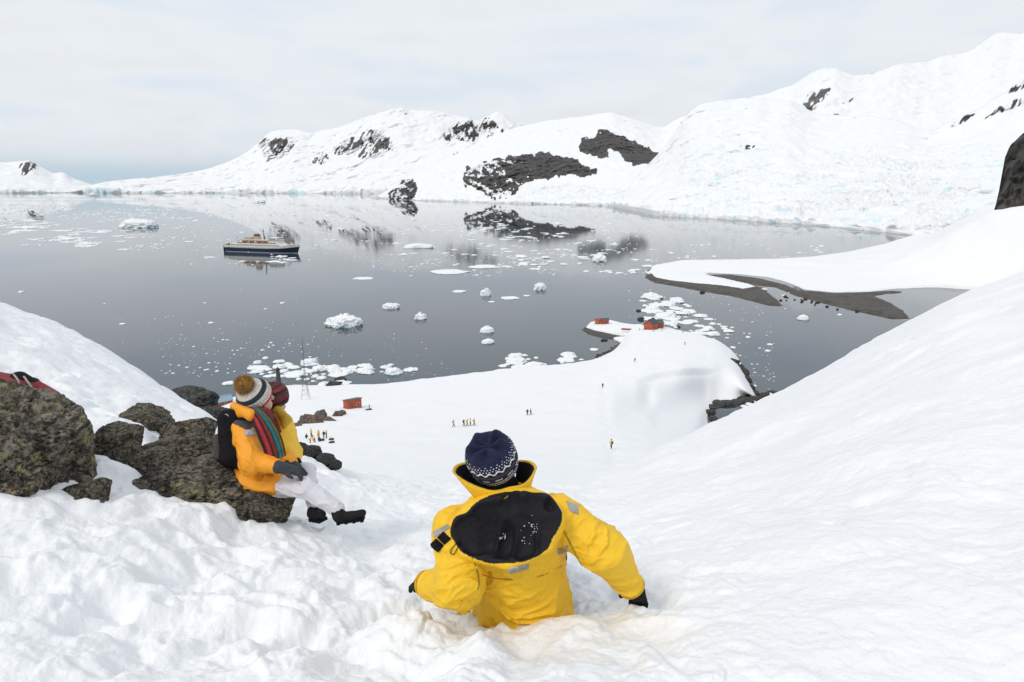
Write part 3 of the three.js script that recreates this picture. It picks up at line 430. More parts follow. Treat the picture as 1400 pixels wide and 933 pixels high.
// a thin piece of cloth laid on a surface: a grid of points pressed onto the field f, with thickness
function laidOn(f, place, nu, nv, thick = 0.004) { // place(u, v) -> [start, direction]
  const up = [], ok = []; for (let j = 0; j < nv; j++) for (let i = 0; i < nu; i++) { const [s, d] = place(i / (nu - 1), j / (nv - 1)), h = onto(f, s, d); up.push(h ? [h.clone().addScaledVector(gradient(f, h), thick), h.clone().addScaledVector(gradient(f, h), -0.004)] : null); }
  const P = [], I = [], n = nu * nv, UV = []; for (const k of [0, 1]) for (let q = 0; q < n; q++) { const h = up[q] ? up[q][k] : V0; P.push(h.x, h.y, h.z); UV.push((q % nu) / (nu - 1), Math.floor(q / nu) / (nv - 1)); }
  const good = (...v) => v.every((q) => up[q % n]); const tri = (a, b, c) => good(a, b, c) && I.push(a, b, c);
  for (let j = 0; j < nv - 1; j++) for (let i = 0; i < nu - 1; i++) { const a = j * nu + i, b = a + 1, c = a + nu, d = c + 1; tri(a, c, b); tri(b, c, d); tri(a + n, b + n, c + n); tri(b + n, d + n, c + n); }
  const rim = []; for (let i = 0; i < nu - 1; i++) rim.push([i, i + 1], [(nv - 1) * nu + i + 1, (nv - 1) * nu + i]); for (let j = 0; j < nv - 1; j++) rim.push([(j + 1) * nu, j * nu], [j * nu + nu - 1, (j + 1) * nu + nu - 1]);
  for (const [a, b] of rim) { tri(a, b, a + n); tri(b, b + n, a + n); }
  const g = new THREE.BufferGeometry(); g.setAttribute('position', new THREE.Float32BufferAttribute(P, 3)); g.setAttribute('uv', new THREE.Float32BufferAttribute(UV, 2)); g.setIndex(I); g.computeVertexNormals(); return g;
}
function tube(points, radius, seg = 24, sides = 7, closed = false) { return new THREE.TubeGeometry(new THREE.CatmullRomCurve3(points, closed), seg, radius, sides, closed); }
// a strip of cloth with thickness along a path; across: unit vector across it at each stop
function ribbon(stops, thick, nu = 8, ns = 40) { // stops: [centre, half-width vector, outward vector]
  const C0 = new THREE.CatmullRomCurve3(stops.map((s) => s[0])), n = stops.length - 1, pick = (k, t) => { const f = t * n, i = Math.min(n - 1, Math.floor(f)), q = f - i; return stops[i][k].clone().lerp(stops[i + 1][k], q * q * (3 - 2 * q)); };
  const P = [], UV = [], I = [], row = (nu + 1) * 2;
  for (let j = 0; j <= ns; j++) { const t = j / ns, c = C0.getPoint(t), w = pick(1, t), o = pick(2, t).normalize(); for (let side = 0; side < 2; side++) for (let i = 0; i <= nu; i++) { const u = i / nu * 2 - 1, bulge = 0.012 * (1 - u * u) + 0.006 * noise3(u * 3, t * 9, 2); const p = c.clone().addScaledVector(w, u).addScaledVector(o, bulge + (side ? -thick : thick) * (1 - 0.6 * u * u)); P.push(p.x, p.y, p.z); UV.push(i / nu, t); } }
  for (let j = 0; j < ns; j++) { const a = j * row, b = a + row; for (let i = 0; i < nu; i++) { I.push(a + i, a + i + 1, b + i, a + i + 1, b + i + 1, b + i); const s = nu + 1; I.push(a + s + i, b + s + i, a + s + i + 1, a + s + i + 1, b + s + i, b + s + i + 1); } I.push(a, b, a + nu + 1, b, b + nu + 1, a + nu + 1); I.push(a + nu, a + 2 * nu + 1, b + nu, b + nu, a + 2 * nu + 1, b + 2 * nu + 1); }
  const g = new THREE.BufferGeometry(); g.setAttribute('position', new THREE.Float32BufferAttribute(P, 3)); g.setAttribute('uv', new THREE.Float32BufferAttribute(UV, 2)); g.setIndex(I); g.computeVertexNormals(); return g;
}
function canvasTexture(w, h, draw) { const c = document.createElement('canvas'); c.width = w; c.height = h; draw(c.getContext('2d'), w, h); const t = new THREE.CanvasTexture(c); t.colorSpace = THREE.SRGBColorSpace; t.wrapS = t.wrapT = THREE.RepeatWrapping; t.anisotropy = 4; return t; }
const bx = (x, y, z, w, h, d, turn = 0) => { const g = new THREE.BoxGeometry(w, h, d); if (turn) g.rotateY(turn); g.translate(x, y, z); return g; };
const bar = (a, b, r, sides = 6) => { const d = b.clone().sub(a), g = new THREE.CylinderGeometry(r, r, d.length(), sides); g.applyQuaternion(new THREE.Quaternion().setFromUnitVectors(V(0, 1, 0), d.normalize())); g.translate((a.x + b.x) / 2, (a.y + b.y) / 2, (a.z + b.z) / 2); return g; };
const joined = (list) => mergeGeometries(list.map((g) => { const q = g.index ? g.toNonIndexed() : g; for (const k of Object.keys(q.attributes)) if (!['position', 'normal', 'uv'].includes(k)) q.deleteAttribute(k); return q; }));
const caster = new THREE.Raycaster(); caster.far = 1e5;
const scout = new THREE.Mesh(headland.geometry, new THREE.MeshBasicMaterial({ side: THREE.DoubleSide })); scout.updateMatrixWorld();
function onHeadland(px, py) { caster.set(EYE, ray(px, py).normalize()); const h = caster.intersectObject(scout)[0]; return h ? h.point : atLevel(px, py, 0); }
function onKnoll(px, py) { const d = ray(px, py), p = V(0, 0, 0); for (let t = 1; t < 60; t += 0.01) { p.copy(EYE).addScaledVector(d, t); if (p.y < knoll(p.x, p.z)) return p.clone(); } return null; }

// ------------------------------------------------------------------ boulders
const rockMat = vcol(0.92, { map: rockTone, bumpMap: rockGrain, bumpScale: 0.02 });
const greyRockMat = rockMat;
function boulder(seed, detail, tone = 'lichen', scale = 1) { // unit boulder, about 1 across its half width
  let g = new THREE.IcosahedronGeometry(1, detail); g.deleteAttribute('uv'); g.deleteAttribute('normal'); g = mergeVertices(g, 1e-5);
  const R = rng(seed * 977 + 13), planes = []; for (let i = 0; i < 26; i++) { const u = R() * 2 - 1, a = R() * 6.2832, s = Math.sqrt(1 - u * u); planes.push([s * Math.cos(a), u, s * Math.sin(a), 0.70 + 0.30 * R()]); }
  const P = g.attributes.position, p = V(0, 0, 0), o = seed * 7.3;
  for (let i = 0; i < P.count; i++) {
    p.fromBufferAttribute(P, i).normalize(); let r = 1.12;
    for (const [a, b, c, d] of planes) { const k = p.x * a + p.y * b + p.z * c; if (k > 0.05) r = smin(r, d / k, 0.035); }
    r *= 1 + 0.13 * fbm(p.x * 1.6 + o, p.y * 1.6, p.z * 1.6, 3) + 0.05 * fbm(p.x * 5 + o, p.y * 5, p.z * 5, 3) + 0.03 * fbm(p.x * 15 + o, p.y * 15, p.z * 15, 4, 0.6);
    const c = Math.abs(fbm(p.x * 2.6 + o * 2, p.y * 3.6 + 0.9 * p.x, p.z * 2.6, 3)); r -= 0.07 * Math.exp(-c * c * 1200); const c2 = Math.abs(fbm(p.x * 6 + o * 3, p.y * 5, p.z * 6 + p.x, 3)); r -= 0.025 * Math.exp(-c2 * c2 * 900);
    P.setXYZ(i, p.x * r, p.y * r, p.z * r);
  }
  g.computeVertexNormals();
  paint(g, (v) => {
    const q = scale, a = fbm(v.x * 2.2 * q + o, v.y * 2.2 * q, v.z * 2.2 * q, 4), b = fbm(v.x * 5 * q, v.y * 5 * q + o, v.z * 5 * q, 4, 0.6), e = fbm(v.x * 13 * q, v.y * 13 * q, v.z * 13 * q + o, 3, 0.6);
    let k = [0.20, 0.175, 0.135]; const to = (c, t) => { k = k.map((x, i) => mix(x, c[i], t)); };
    if (tone === 'brown') { k = [0.22, 0.165, 0.125]; to([0.12, 0.10, 0.085], smooth(-0.1, 0.35, a)); to([0.36, 0.22, 0.17], smooth(0.12, 0.4, b)); }
    else if (tone === 'grey') { k = [0.085, 0.082, 0.078]; to([0.05, 0.05, 0.048], smooth(0, 0.3, a)); to([0.13, 0.12, 0.10], smooth(0.12, 0.4, b)); }
    else { to([0.09, 0.079, 0.064], smooth(0.0, 0.34, a)); to([0.20, 0.19, 0.085], 0.85 * smooth(0.08, 0.30, b)); to([0.30, 0.21, 0.12], 0.8 * smooth(0.20, 0.40, -b)); to([0.25, 0.26, 0.10], 0.8 * smooth(0.30, 0.42, fbm(v.x * 3 + 9, v.y * 3 + o, v.z * 3, 4, 0.65))); }
    const m = 1 + 0.45 * e; return k.map((x) => Math.max(0.012, x * m));
  });
  const uvScale = 1.0; const n = g.toNonIndexed(), Q = n.attributes.position, UV = new Float32Array(Q.count * 2), A = V(0, 0, 0), B = V(0, 0, 0), D = V(0, 0, 0);
  for (let i = 0; i < Q.count; i += 3) { A.fromBufferAttribute(Q, i); B.fromBufferAttribute(Q, i + 1).sub(A); D.fromBufferAttribute(Q, i + 2).sub(A); B.cross(D); const ax = Math.abs(B.x), ay = Math.abs(B.y), az = Math.abs(B.z); for (let k = 0; k < 3; k++) { A.fromBufferAttribute(Q, i + k); const uv = ay >= ax && ay >= az ? [A.x, A.z] : ax >= az ? [A.z, A.y] : [A.x, A.y]; UV[(i + k) * 2] = uv[0] * uvScale; UV[(i + k) * 2 + 1] = uv[1] * uvScale; } }
  n.setAttribute('uv', new THREE.BufferAttribute(UV, 2)); return n;
}
function placeRock(name, geo, pos, size, turn, label, group, tilt = 0) { const m = new THREE.Mesh(geo, rockMat); m.position.copy(pos); m.scale.set(...size); m.rotation.set(tilt, turn, tilt * 0.6); return top(name, m, label, 'rock', group); }

// ------------------------------------------------------------------ rocks on the knoll
{
  const big = boulder(3, 44), slab = boulder(8, 40), mid = [boulder(21, 26), boulder(34, 26), boulder(47, 26)], dark = [boulder(52, 20, 'grey'), boulder(66, 20, 'grey'), boulder(71, 20, 'grey')];
  const B = (geo, px, py, depth, size, turn, label, group, tilt) => placeRock('boulder', geo, at(px, py, depth), size, turn, label, group, tilt);
  B(big, 14, 620, 4.12, [0.53, 0.46, 0.50], 1.9, 'biggest lichen-covered boulder, in front of the red rucksack', null, 0.15);
  B(mid[0], 116, 684, 4.05, [0.17, 0.11, 0.17], 1.2, 'small brown boulder wedged under the biggest lichen-covered boulder');
  B(mid[1], 160, 606, 5.0, [0.21, 0.16, 0.24], 0.3, 'brown boulder between the biggest boulder and a strip of snow');
  B(mid[2], 196, 580, 6.4, [0.27, 0.18, 0.3], 2.1, 'domed brown boulder at the upper edge of the snow strip');
  B(mid[0], 256, 602, 6.0, [0.29, 0.18, 0.28], 0.9, 'low rounded boulder behind the seated pair');
  B(mid[1], 206, 640, 4.9, [0.30, 0.15, 0.26], 2.4, 'flat boulder speckled with snow beside the seat rock');
  B(slab, 280, 678, 4.75, [0.56, 0.27, 0.46], 0.2, 'long lichen-covered boulder the pair sit on', null, 0.1);
  B(mid[2], 358, 692, 4.72, [0.24, 0.17, 0.26], 1.5, 'rounded boulder below the knees of the seated pair');
  B(mid[2], 196, 682, 4.55, [0.24, 0.14, 0.24], 3.3, 'dark boulder half sunk in snow at the foot of the seat rock');
  B(slab, 222, 668, 4.82, [0.34, 0.19, 0.30], 2.2, 'angular boulder joining the seat rock to the flat snow-speckled one'); B(mid[2], 234, 624, 5.35, [0.30, 0.17, 0.28], 0.7, 'brown boulder under the low rounded one behind the pair'); B(mid[0], 170, 630, 4.85, [0.17, 0.11, 0.18], 1.9, 'small boulder in the snowy gap beside the biggest boulder');
  B(dark[0], 253, 553, 12.6, [0.62, 0.34, 0.6], 0.4, 'dark boulder beyond the snow crest beside the blue roof');
  B(dark[1], 290, 572, 12.2, [0.40, 0.26, 0.5], 1.4, 'dark boulder below the blue-roofed hut');
  B(dark[2], 408, 617, 9.6, [0.20, 0.16, 0.22], 0.5, 'grey boulder at the head of the row beside the yellow sleeve', 'grey boulders in a row on the snow crest');
  B(dark[1], 424, 621, 9.5, [0.17, 0.15, 0.2], 1.8, 'tallest grey boulder in the row on the snow crest', 'grey boulders in a row on the snow crest');
  B(dark[0], 443, 629, 9.4, [0.14, 0.105, 0.16], 2.6, 'grey boulder second from the lower end of the row', 'grey boulders in a row on the snow crest');
  B(dark[2], 458, 635, 9.3, [0.105, 0.07, 0.12], 0.1, 'last low grey boulder at the lower end of the row', 'grey boulders in a row on the snow crest');
}

// ------------------------------------------------------------------ people: shared pieces
const cloth = (() => { const w = tileNoise(1024, 7, 77, 4), w2 = tileNoise(1024, 19, 91, 3), n = tileNoise(1024, 90, 13, 2); return greyTexture(w.map((v, q) => clamp(0.55 * Math.pow(1 - Math.min(1, Math.abs(v - 0.5) * 5), 2) + 0.25 * Math.pow(1 - Math.min(1, Math.abs(w2[q] - 0.5) * 5), 2) + 0.2 * n[q])), 1024); })();   // creases and weave
const fabric = (r, g, b, rough = 0.62, extra = {}) => new THREE.MeshPhysicalMaterial({ color: C(r, g, b), roughness: rough, sheen: 0.1, sheenRoughness: 0.6, bumpMap: cloth, bumpScale: 0.006, ...extra });
const M = {
  yellow: fabric(0.82, 0.50, 0.012), orange: fabric(0.84, 0.33, 0.012), paleYellow: fabric(0.82, 0.50, 0.02), black: fabric(0.008, 0.008, 0.010, 0.85, { sheen: 0, specularIntensity: 0.35 }), charcoal: fabric(0.055, 0.05, 0.052, 0.8, { sheen: 0 }), slate: fabric(0.035, 0.042, 0.05, 0.8, { sheen: 0 }),
  silver: fabric(0.60, 0.60, 0.62, 0.45), pale: fabric(0.66, 0.65, 0.70, 0.75), skin: vcol(0.55), boot: fabric(0.010, 0.010, 0.012, 0.75, { sheen: 0, specularIntensity: 0.4 }), mustard: fabric(0.50, 0.30, 0.012) };
function headField(c, F, s = 1) { // F.Z points to the back of the head
  const o = (x, y, z) => c.clone().addScaledVector(F.X, x * s).addScaledVector(F.U, y * s).addScaledVector(F.Z, -z * s);
  const skull = o(0, 0.02, -0.012), jaw = o(0, -0.062, 0.035), nose0 = o(0, 0.005, 0.093), nose1 = o(0, -0.032, 0.112), earL = o(-0.078, -0.012, -0.01), earR = o(0.078, -0.012, -0.01), brow = o(0, 0.03, 0.07), eL = o(-0.032, 0.004, 0.098), eR = o(0.032, 0.004, 0.098), lip = o(0, -0.066, 0.088);
  const f = (p) => { let d = egg(p, skull, F, 0.077 * s, 0.1 * s, 0.095 * s); d = smin(d, egg(p, jaw, F, 0.052 * s, 0.052 * s, 0.055 * s), 0.04 * s); d = smin(d, egg(p, brow, F, 0.055 * s, 0.014 * s, 0.022 * s), 0.02 * s); d = smin(d, limb(p, nose0, nose1, 0.009 * s, 0.015 * s), 0.014 * s); d = smax(d, -egg(p, eL, F, 0.017 * s, 0.011 * s, 0.02 * s), 0.012 * s); d = smax(d, -egg(p, eR, F, 0.017 * s, 0.011 * s, 0.02 * s), 0.012 * s); d = smin(d, egg(p, earL, F, 0.011 * s, 0.03 * s, 0.018 * s), 0.008 * s); d = smin(d, egg(p, earR, F, 0.011 * s, 0.03 * s, 0.018 * s), 0.008 * s); return smin(d, egg(p, lip, F, 0.024 * s, 0.008 * s, 0.012 * s), 0.01 * s); };
  f.skin = (p) => { const e = Math.min(p.distanceTo(eL), p.distanceTo(eR)), l = egg(p, lip, F, 0.026 * s, 0.01 * s, 0.02 * s); if (e < 0.014 * s) return [0.06, 0.05, 0.045]; if (l < 0.002) return [0.42, 0.16, 0.14]; return [0.56, 0.33, 0.25]; };
  return f;
}
// a gloved hand: palm with four fingers and a thumb; along = fingers' direction, back = back of the hand, side = towards the thumb
function handField(w, along, back, thumb = 1, s = 1, curl = 0.35) {
  const A = along.clone().normalize(), K = back.clone().addScaledVector(A, -back.dot(A)).normalize(), S = A.clone().cross(K).multiplyScalar(thumb), o = (a, k, q) => w.clone().addScaledVector(A, a * s).addScaledVector(K, k * s).addScaledVector(S, q * s), F = frame(A, S);
  const palm = o(0.05, 0, 0), fingers = [[0.030, 0.075], [0.011, 0.083], [-0.009, 0.078], [-0.028, 0.060]].map(([q, len]) => [o(0.082, 0.004, q), o(0.082 + len * 0.55, 0.004 - curl * len * 0.35, q * 1.15), o(0.082 + len * 0.95, 0.004 - curl * len, q * 1.2)]), th = [o(0.022, -0.006, 0.034), o(0.055, -0.016, 0.06), o(0.082, -0.024, 0.066)];
  const f = (p) => { let d = egg(p, palm, F, 0.046 * s, 0.056 * s, 0.022 * s); d = smin(d, limb(p, o0, palm, 0.032 * s, 0.026 * s), 0.02 * s); let q = 9; for (const [a, b, c] of fingers) q = Math.min(q, smin(limb(p, a, b, 0.0125 * s, 0.0115 * s), limb(p, b, c, 0.0115 * s, 0.010 * s), 0.004)); d = smin(d, q, 0.008 * s); return smin(d, smin(limb(p, th[0], th[1], 0.016 * s, 0.013 * s), limb(p, th[1], th[2], 0.013 * s, 0.011 * s), 0.005), 0.012 * s); };
  const o0 = o(-0.03, 0, 0); f.points = [o0, palm, ...fingers.flat(), ...th]; return f;
}
// a knitted hat: rows [height, radius] from brim to crown along F.U
function knitHat(c, F, rows, gather, lobes, rib, nu = 120, nv = 60) {
  const H = spline(rows.map((r, i) => [i / (rows.length - 1), r[0]])), R = spline(rows.map((r, i) => [i / (rows.length - 1), r[1]]));
  const g = gridMesh(nu + 1, nv, (i, j) => { const a = -i / nu * Math.PI * 2, v = j / (nv - 1), top = smooth(0.55, 0.98, v); let r = R(v), h = H(v); const lob = Math.cos(a * lobes + 0.6 * Math.sin(a * 2)); r *= 1 + gather * 0.5 * top * lob + rib * Math.cos(a * 56) * (1 - 0.5 * top) + 0.012 * fbm(Math.cos(a) * 3, v * 5, Math.sin(a) * 3, 3); h += gather * 0.055 * top * lob * smooth(1.0, 0.82, v); h += rib * 0.05 * Math.cos(v * 150); return c.clone().addScaledVector(F.X, Math.cos(a) * r).addScaledVector(F.Z, -Math.sin(a) * r).addScaledVector(F.U, h); }, (p, i, j) => [i / nu, j / (nv - 1)]);
  return g;
}

const seamMat = fabric(0.66, 0.38, 0.010);
// ------------------------------------------------------------------ the sitter in the yellow parka, leaning back on both hands
{
  const base = at(712, 858, 3.26), man = new THREE.Group(); man.position.copy(base);
  const J = (px, py, d) => at(px, py, d).sub(base), X = V(1, 0, 0);
  const pel = J(716, 838, 3.30), nek = J(688, 676, 3.08), hed = J(674, 634, 3.03), shL = J(622, 722, 3.10), elL = J(628, 800, 2.99), wrL = J(588, 799, 3.16), shR = J(764, 706, 3.12), elR = J(826, 752, 3.06), wrR = J(860, 797, 3.14);
  const TF = frame(nek.clone().sub(pel), X), tr = trunk(pel, nek, X, [[-0.12, 0.20, 0.15], [0.05, 0.225, 0.165], [0.3, 0.225, 0.165], [0.55, 0.245, 0.165], [0.78, 0.255, 0.155], [0.92, 0.19, 0.13], [1.02, 0.11, 0.10]]);
  const hoodC = J(694, 722, 2.968), hoodF = frame(TF.U.clone().addScaledVector(V(0.04, 0, 0), 1), X), carC = J(692, 714, 2.94);
  const hoodE = J(700, 694, 2.958), hoodTipL = J(606, 741, 3.02), hoodTipR = J(772, 708, 3.05), hoodR0 = J(752, 700, 3.02), hoodL0 = J(640, 748, 2.98), rim0 = J(640, 757, 2.945), rim1 = J(695, 772, 2.90), rim2 = J(748, 748, 2.93);
  const axR1 = elR.clone().sub(shR).normalize(), axR2 = wrR.clone().sub(elR).normalize(), axL1 = elL.clone().sub(shL).normalize();
  const fold = (p) => {
    const a = noise3(p.x * 3.1, p.y * 12 + p.x * 3 + 3 * noise3(p.x * 4, p.y * 2, p.z * 4), p.z * 5), lower = smooth(0.34, 0.05, p.y);
    const sharp = (n, k) => { const q = Math.max(0, 1 - Math.abs(n) * k); return q * q; }, w = sharp(a, 2.0) * 0.028 * (0.2 + 0.8 * lower);
    const dl = Math.min(p.distanceTo(elL), p.distanceTo(elR)), el = smooth(0.22, 0.03, dl);
    const R1 = p.x > 0.06 + 0.1 * p.y, [o0, AX] = R1 ? (p.y > elR.y + 0.02 ? [shR, axR1] : [elR, axR2]) : [shL, axL1], sl = (p.x - o0.x) * AX.x + (p.y - o0.y) * AX.y + (p.z - o0.z) * AX.z, b = sharp(noise3(sl * 17 + 1.6 * noise3(p.x * 5, p.y * 5, p.z * 5), p.x * 3.5, p.z * 3.5 + p.y * 2), 2.3), b2 = sharp(noise3(p.x * 5 - p.y * 8, p.y * 10 + 5, p.z * 6), 2.6);
    const hang = 1 - Math.abs(noise3(p.x * 7 + 3, p.y * 2.2, p.z * 4)) * 2; return w + 0.006 * hang * (1 - lower) + 0.022 * b * (0.25 + 0.75 * el) + 0.008 * b2 - 0.006 + 0.002 * noise3(p.x * 24, p.y * 24, p.z * 24);
  };
  const sleeves = (p) => Math.min(smin(limb(p, shL, elL, 0.098, 0.096), limb(p, elL, wrL, 0.092, 0.058), 0.05), smin(limb(p, shR, elR, 0.098, 0.088), limb(p, elR, wrR, 0.088, 0.062), 0.05));
  const carA = J(672, 728, 2.90), carB = J(714, 708, 2.89), carD = J(700, 742, 2.89), carE = J(700, 692, 2.882), carF = J(752, 690, 2.91), carG = J(626, 724, 2.915), carve0 = (p) => smin( smin(smin(egg(p, carA, hoodF, 0.178, 0.115, 0.062), egg(p, carB, hoodF, 0.188, 0.112, 0.056), 0.05), egg(p, carD, hoodF, 0.165, 0.085, 0.058), 0.05), egg(p, carE, hoodF, 0.16, 0.06, 0.052), 0.04), carve = (p) => smin(carve0(p), Math.min(egg(p, carF, hoodF, 0.07, 0.065, 0.05), egg(p, carG, hoodF, 0.075, 0.05, 0.05)), 0.03);
  const coat = (p) => {
    let d = smin(tr(p), sleeves(p), 0.045);
    d -= fold(p);
    let h = smin(egg(p, hoodC, hoodF, 0.25, 0.165, 0.10), egg(p, hoodE, hoodF, 0.18, 0.075, 0.085), 0.05); h = smin(h, limb(p, hoodL0, hoodTipL, 0.055, 0.045), 0.04); h = smin(h, limb(p, hoodR0, hoodTipR, 0.05, 0.03), 0.04); h = smin(h, Math.min(limb(p, rim0, rim1, 0.026, 0.026), limb(p, rim1, rim2, 0.026, 0.026)), 0.035); h -= 0.006 * noise3(p.x * 11, p.y * 11, p.z * 11);
    d = smin(d, h, 0.022);
    return smax(d, -carve(p) - 0.030 * Math.pow(Math.max(0, 1 - Math.abs(noise3(p.x * 9 + 4, p.y * 2.2, p.z * 6)) * 2.2), 2), 0.012);
  };
  const bounds = box3([pel, nek, shL, elL, wrL, shR, elR, wrR, hoodTipL], 0.17); bounds[0].y = Math.max(bounds[0].y, -0.16);
  const g = net(coat, bounds[0], bounds[1], 0.0056), pv = V(0, 0, 0);
  const [shell, lining] = splitFaces(g, (v) => { pv.fromBufferAttribute(g.attributes.position, v); return carve(pv) < 0.0065 && pv.clone().sub(pel).dot(TF.U) < 0.80 && pv.clone().sub(carD).dot(hoodF.U) > -0.12 ? 1 : 0; });
  // body inside the clothes
  const HF = frame(V(-0.10, 1, 0.30), X), hf = headField(hed.clone().addScaledVector(HF.U, -0.022), HF, 0.9);
  const bodyField = (p) => { let d = smin(hf(p), limb(p, nek.clone().addScaledVector(TF.U, -0.04), hed.clone().addScaledVector(HF.U, -0.05), 0.058, 0.054), 0.03); d = smin(d, tr(p) + 0.06, 0.03); d = smin(d, sleeves(p) + 0.045, 0.03); return smax(d, 0.03 - carve(p), 0.01); };
  const bg = net(bodyField, bounds[0], V(bounds[1].x, hed.y + 0.16, bounds[1].z), 0.011); paint(bg, (p) => hf.skin(p)); part('body', bg, M.skin, man);
  part('jacket', shell, M.yellow, man, 'bright yellow parka with its hood hanging open'); const coatMesh = man.children[1];
  part('hood_lining', lining, fabric(0.008, 0.008, 0.011, 0.7, { sheen: 0, specularIntensity: 0.55 }), coatMesh, 'black lining inside the open hood');
  // snow grains caught in the hood
  { const R = rng(41), gs = []; for (let i = 0; i < 46; i++) { const cl = i % 3, px = [731, 722, 687][cl] + (R() - 0.5) * [14, 20, 8][cl], py = [718, 728, 735][cl] + (R() - 0.5) * [26, 34, 12][cl], s = at(px, py, 2.6).sub(base), h = onto(coat, s, ray(px, py)); if (!h) continue; const q = new THREE.IcosahedronGeometry(0.0016 + 0.0022 * R() * R(), 0); q.translate(h.x, h.y, h.z); gs.push(q); } const m = part('snow_grains', joined(gs), std(0.85, 0.87, 0.9, 0.8), coatMesh); m.userData.kind = 'stuff'; }
  // patches pressed onto the cloth
  const patch = (name, quad, mat, nu, nv, thick, parent = coatMesh, label) => part(name, laidOn(coat, (u, v) => { const a = [mix(quad[0][0], quad[1][0], u), mix(quad[0][1], quad[1][1], u)], b = [mix(quad[3][0], quad[2][0], u), mix(quad[3][1], quad[2][1], u)], px = mix(a[0], b[0], v), py = mix(a[1], b[1], v); return [at(px, py, 2.5).sub(base), ray(px, py)]; }, nu, nv, thick), mat, parent, label);
  patch('velcro_patch', [[598, 736], [607, 728], [617, 737], [608, 745]], M.black, 10, 10, 0.006);
  patch('velcro_patch', [[588, 745.5], [597, 737], [607, 746], [600, 755]], M.black, 10, 10, 0.006);
  patch('reflective_strip', [[592, 728], [612, 717], [616, 722], [594, 736]], M.silver, 14, 8, 0.003);
  patch('reflective_strip', [[774, 686], [789, 690], [791, 704], [780, 700]], M.silver, 12, 12, 0.003);
  patch('reflective_strip', [[694, 778], [724, 771], [722, 778], [698, 785]], M.silver, 20, 6, 0.003);
  patch('badge', [[762, 751], [777, 747], [775, 755], [763, 759]], M.silver, 10, 8, 0.003); patch('badge_panel', [[765, 752], [775, 749.5], [773.5, 753.5], [765.5, 756]], M.yellow, 8, 6, 0.0055);
  // cuffs, straps and gloves
  for (const [e, w, px, thumb] of [[elL, wrL, 572, 1], [elR, wrR, 872, -1]]) {
    const ax = w.clone().sub(e).normalize(), cuff = part('cuff', tube([w.clone().addScaledVector(ax, -0.012), w.clone().addScaledVector(ax, 0.012), w.clone().addScaledVector(ax, 0.034)], 0.054, 8, 28), M.silver, coatMesh);
    part('cuff_strap', new THREE.TorusGeometry(0.056, 0.007, 8, 32).applyQuaternion(new THREE.Quaternion().setFromUnitVectors(V(0, 0, 1), ax)).translate(w.x + ax.x * 0.036, w.y + ax.y * 0.036, w.z + ax.z * 0.036), M.yellow, cuff);
    const start = w.clone().addScaledVector(ax, 0.055), hd = ax.clone().lerp(V(0, -0.55, -0.75), 0.55).normalize(), hand = handField(start, hd, V(0, 1, 0.2), thumb, 1.12, 0.3);
    const wrist = w.clone().addScaledVector(ax, 0.02), hfld = (p) => smin(hand(p), limb(p, wrist, start, 0.046, 0.042), 0.03), [lo, hi] = box3([...hand.points, wrist], 0.06);
    part('glove', net(hfld, lo, hi, 0.0042), M.black, man);
  }
  // collar: outer cloth and dark lining
  const ringAt = (a, h, out) => { const c0 = nek.clone().addScaledVector(TF.U, 0.005), wide = 0.118 + 0.048 * Math.max(0, h), deep = 0.108 + 0.022 * Math.max(0, h), tipL = smooth(-0.2, -1, Math.cos(a)) * 0.05 * h, tipR = smooth(0.3, 1, Math.cos(a)) * 0.012 * h, sag = 0.012 * noise3(Math.cos(a) * 2, h, Math.sin(a) * 2); return c0.addScaledVector(TF.X, Math.cos(a) * (wide + out + tipL * 0.8)).addScaledVector(TF.Z, Math.sin(a) * (deep + out)).addScaledVector(TF.U, 0.008 + h * (0.098 + tipL * 1.2 + tipR) + sag); };
  const ringGeo = (o1, o2, h1) => gridMesh(72, 18, (i, j) => { const a = -1.0 + i / 71 * (Math.PI + 2.0), v = j / 17; return v < 0.5 ? ringAt(a, -0.3 + v * 2 * (h1 + 0.3), o1) : ringAt(a, -0.3 + (1 - (v - 0.5) * 2) * (h1 + 0.3), o2); });
  const seam = (list) => part('seam', tube(list.map(([px, py]) => { const q = onto(coat, at(px, py, 2.5).sub(base), ray(px, py)) || J(px, py, 2.95); return q.addScaledVector(gradient(coat, q), 0.0005); }), 0.0030, 80, 6), seamMat, coatMesh);
  seam([[771, 726], [779, 742], [787, 758], [791, 772], [791, 786]]); seam([[640, 774], [662, 787], [698, 793], [738, 788], [768, 774]]);
  const collar = part('collar', ringGeo(0.006, -0.003, 1), M.yellow, man); part('collar_lining', ringGeo(-0.006, -0.012, 0.97), M.black, collar);
  part('hanger_loop', tube([ringAt(1.75, 0.72, 0.008), ringAt(1.70, 0.58, 0.020), ringAt(1.55, 0.55, 0.022), ringAt(1.40, 0.58, 0.020), ringAt(1.36, 0.72, 0.008)], 0.0045, 20, 6), M.yellow, collar);
  part('neck_warmer', net((p) => limb(p, nek.clone().addScaledVector(TF.U, -0.03), hed.clone().addScaledVector(HF.U, -0.07), 0.092, 0.078) - 0.006 * noise3(p.x * 9, p.y * 22, p.z * 9), ...box3([nek, hed], 0.13), 0.009), M.black, man);
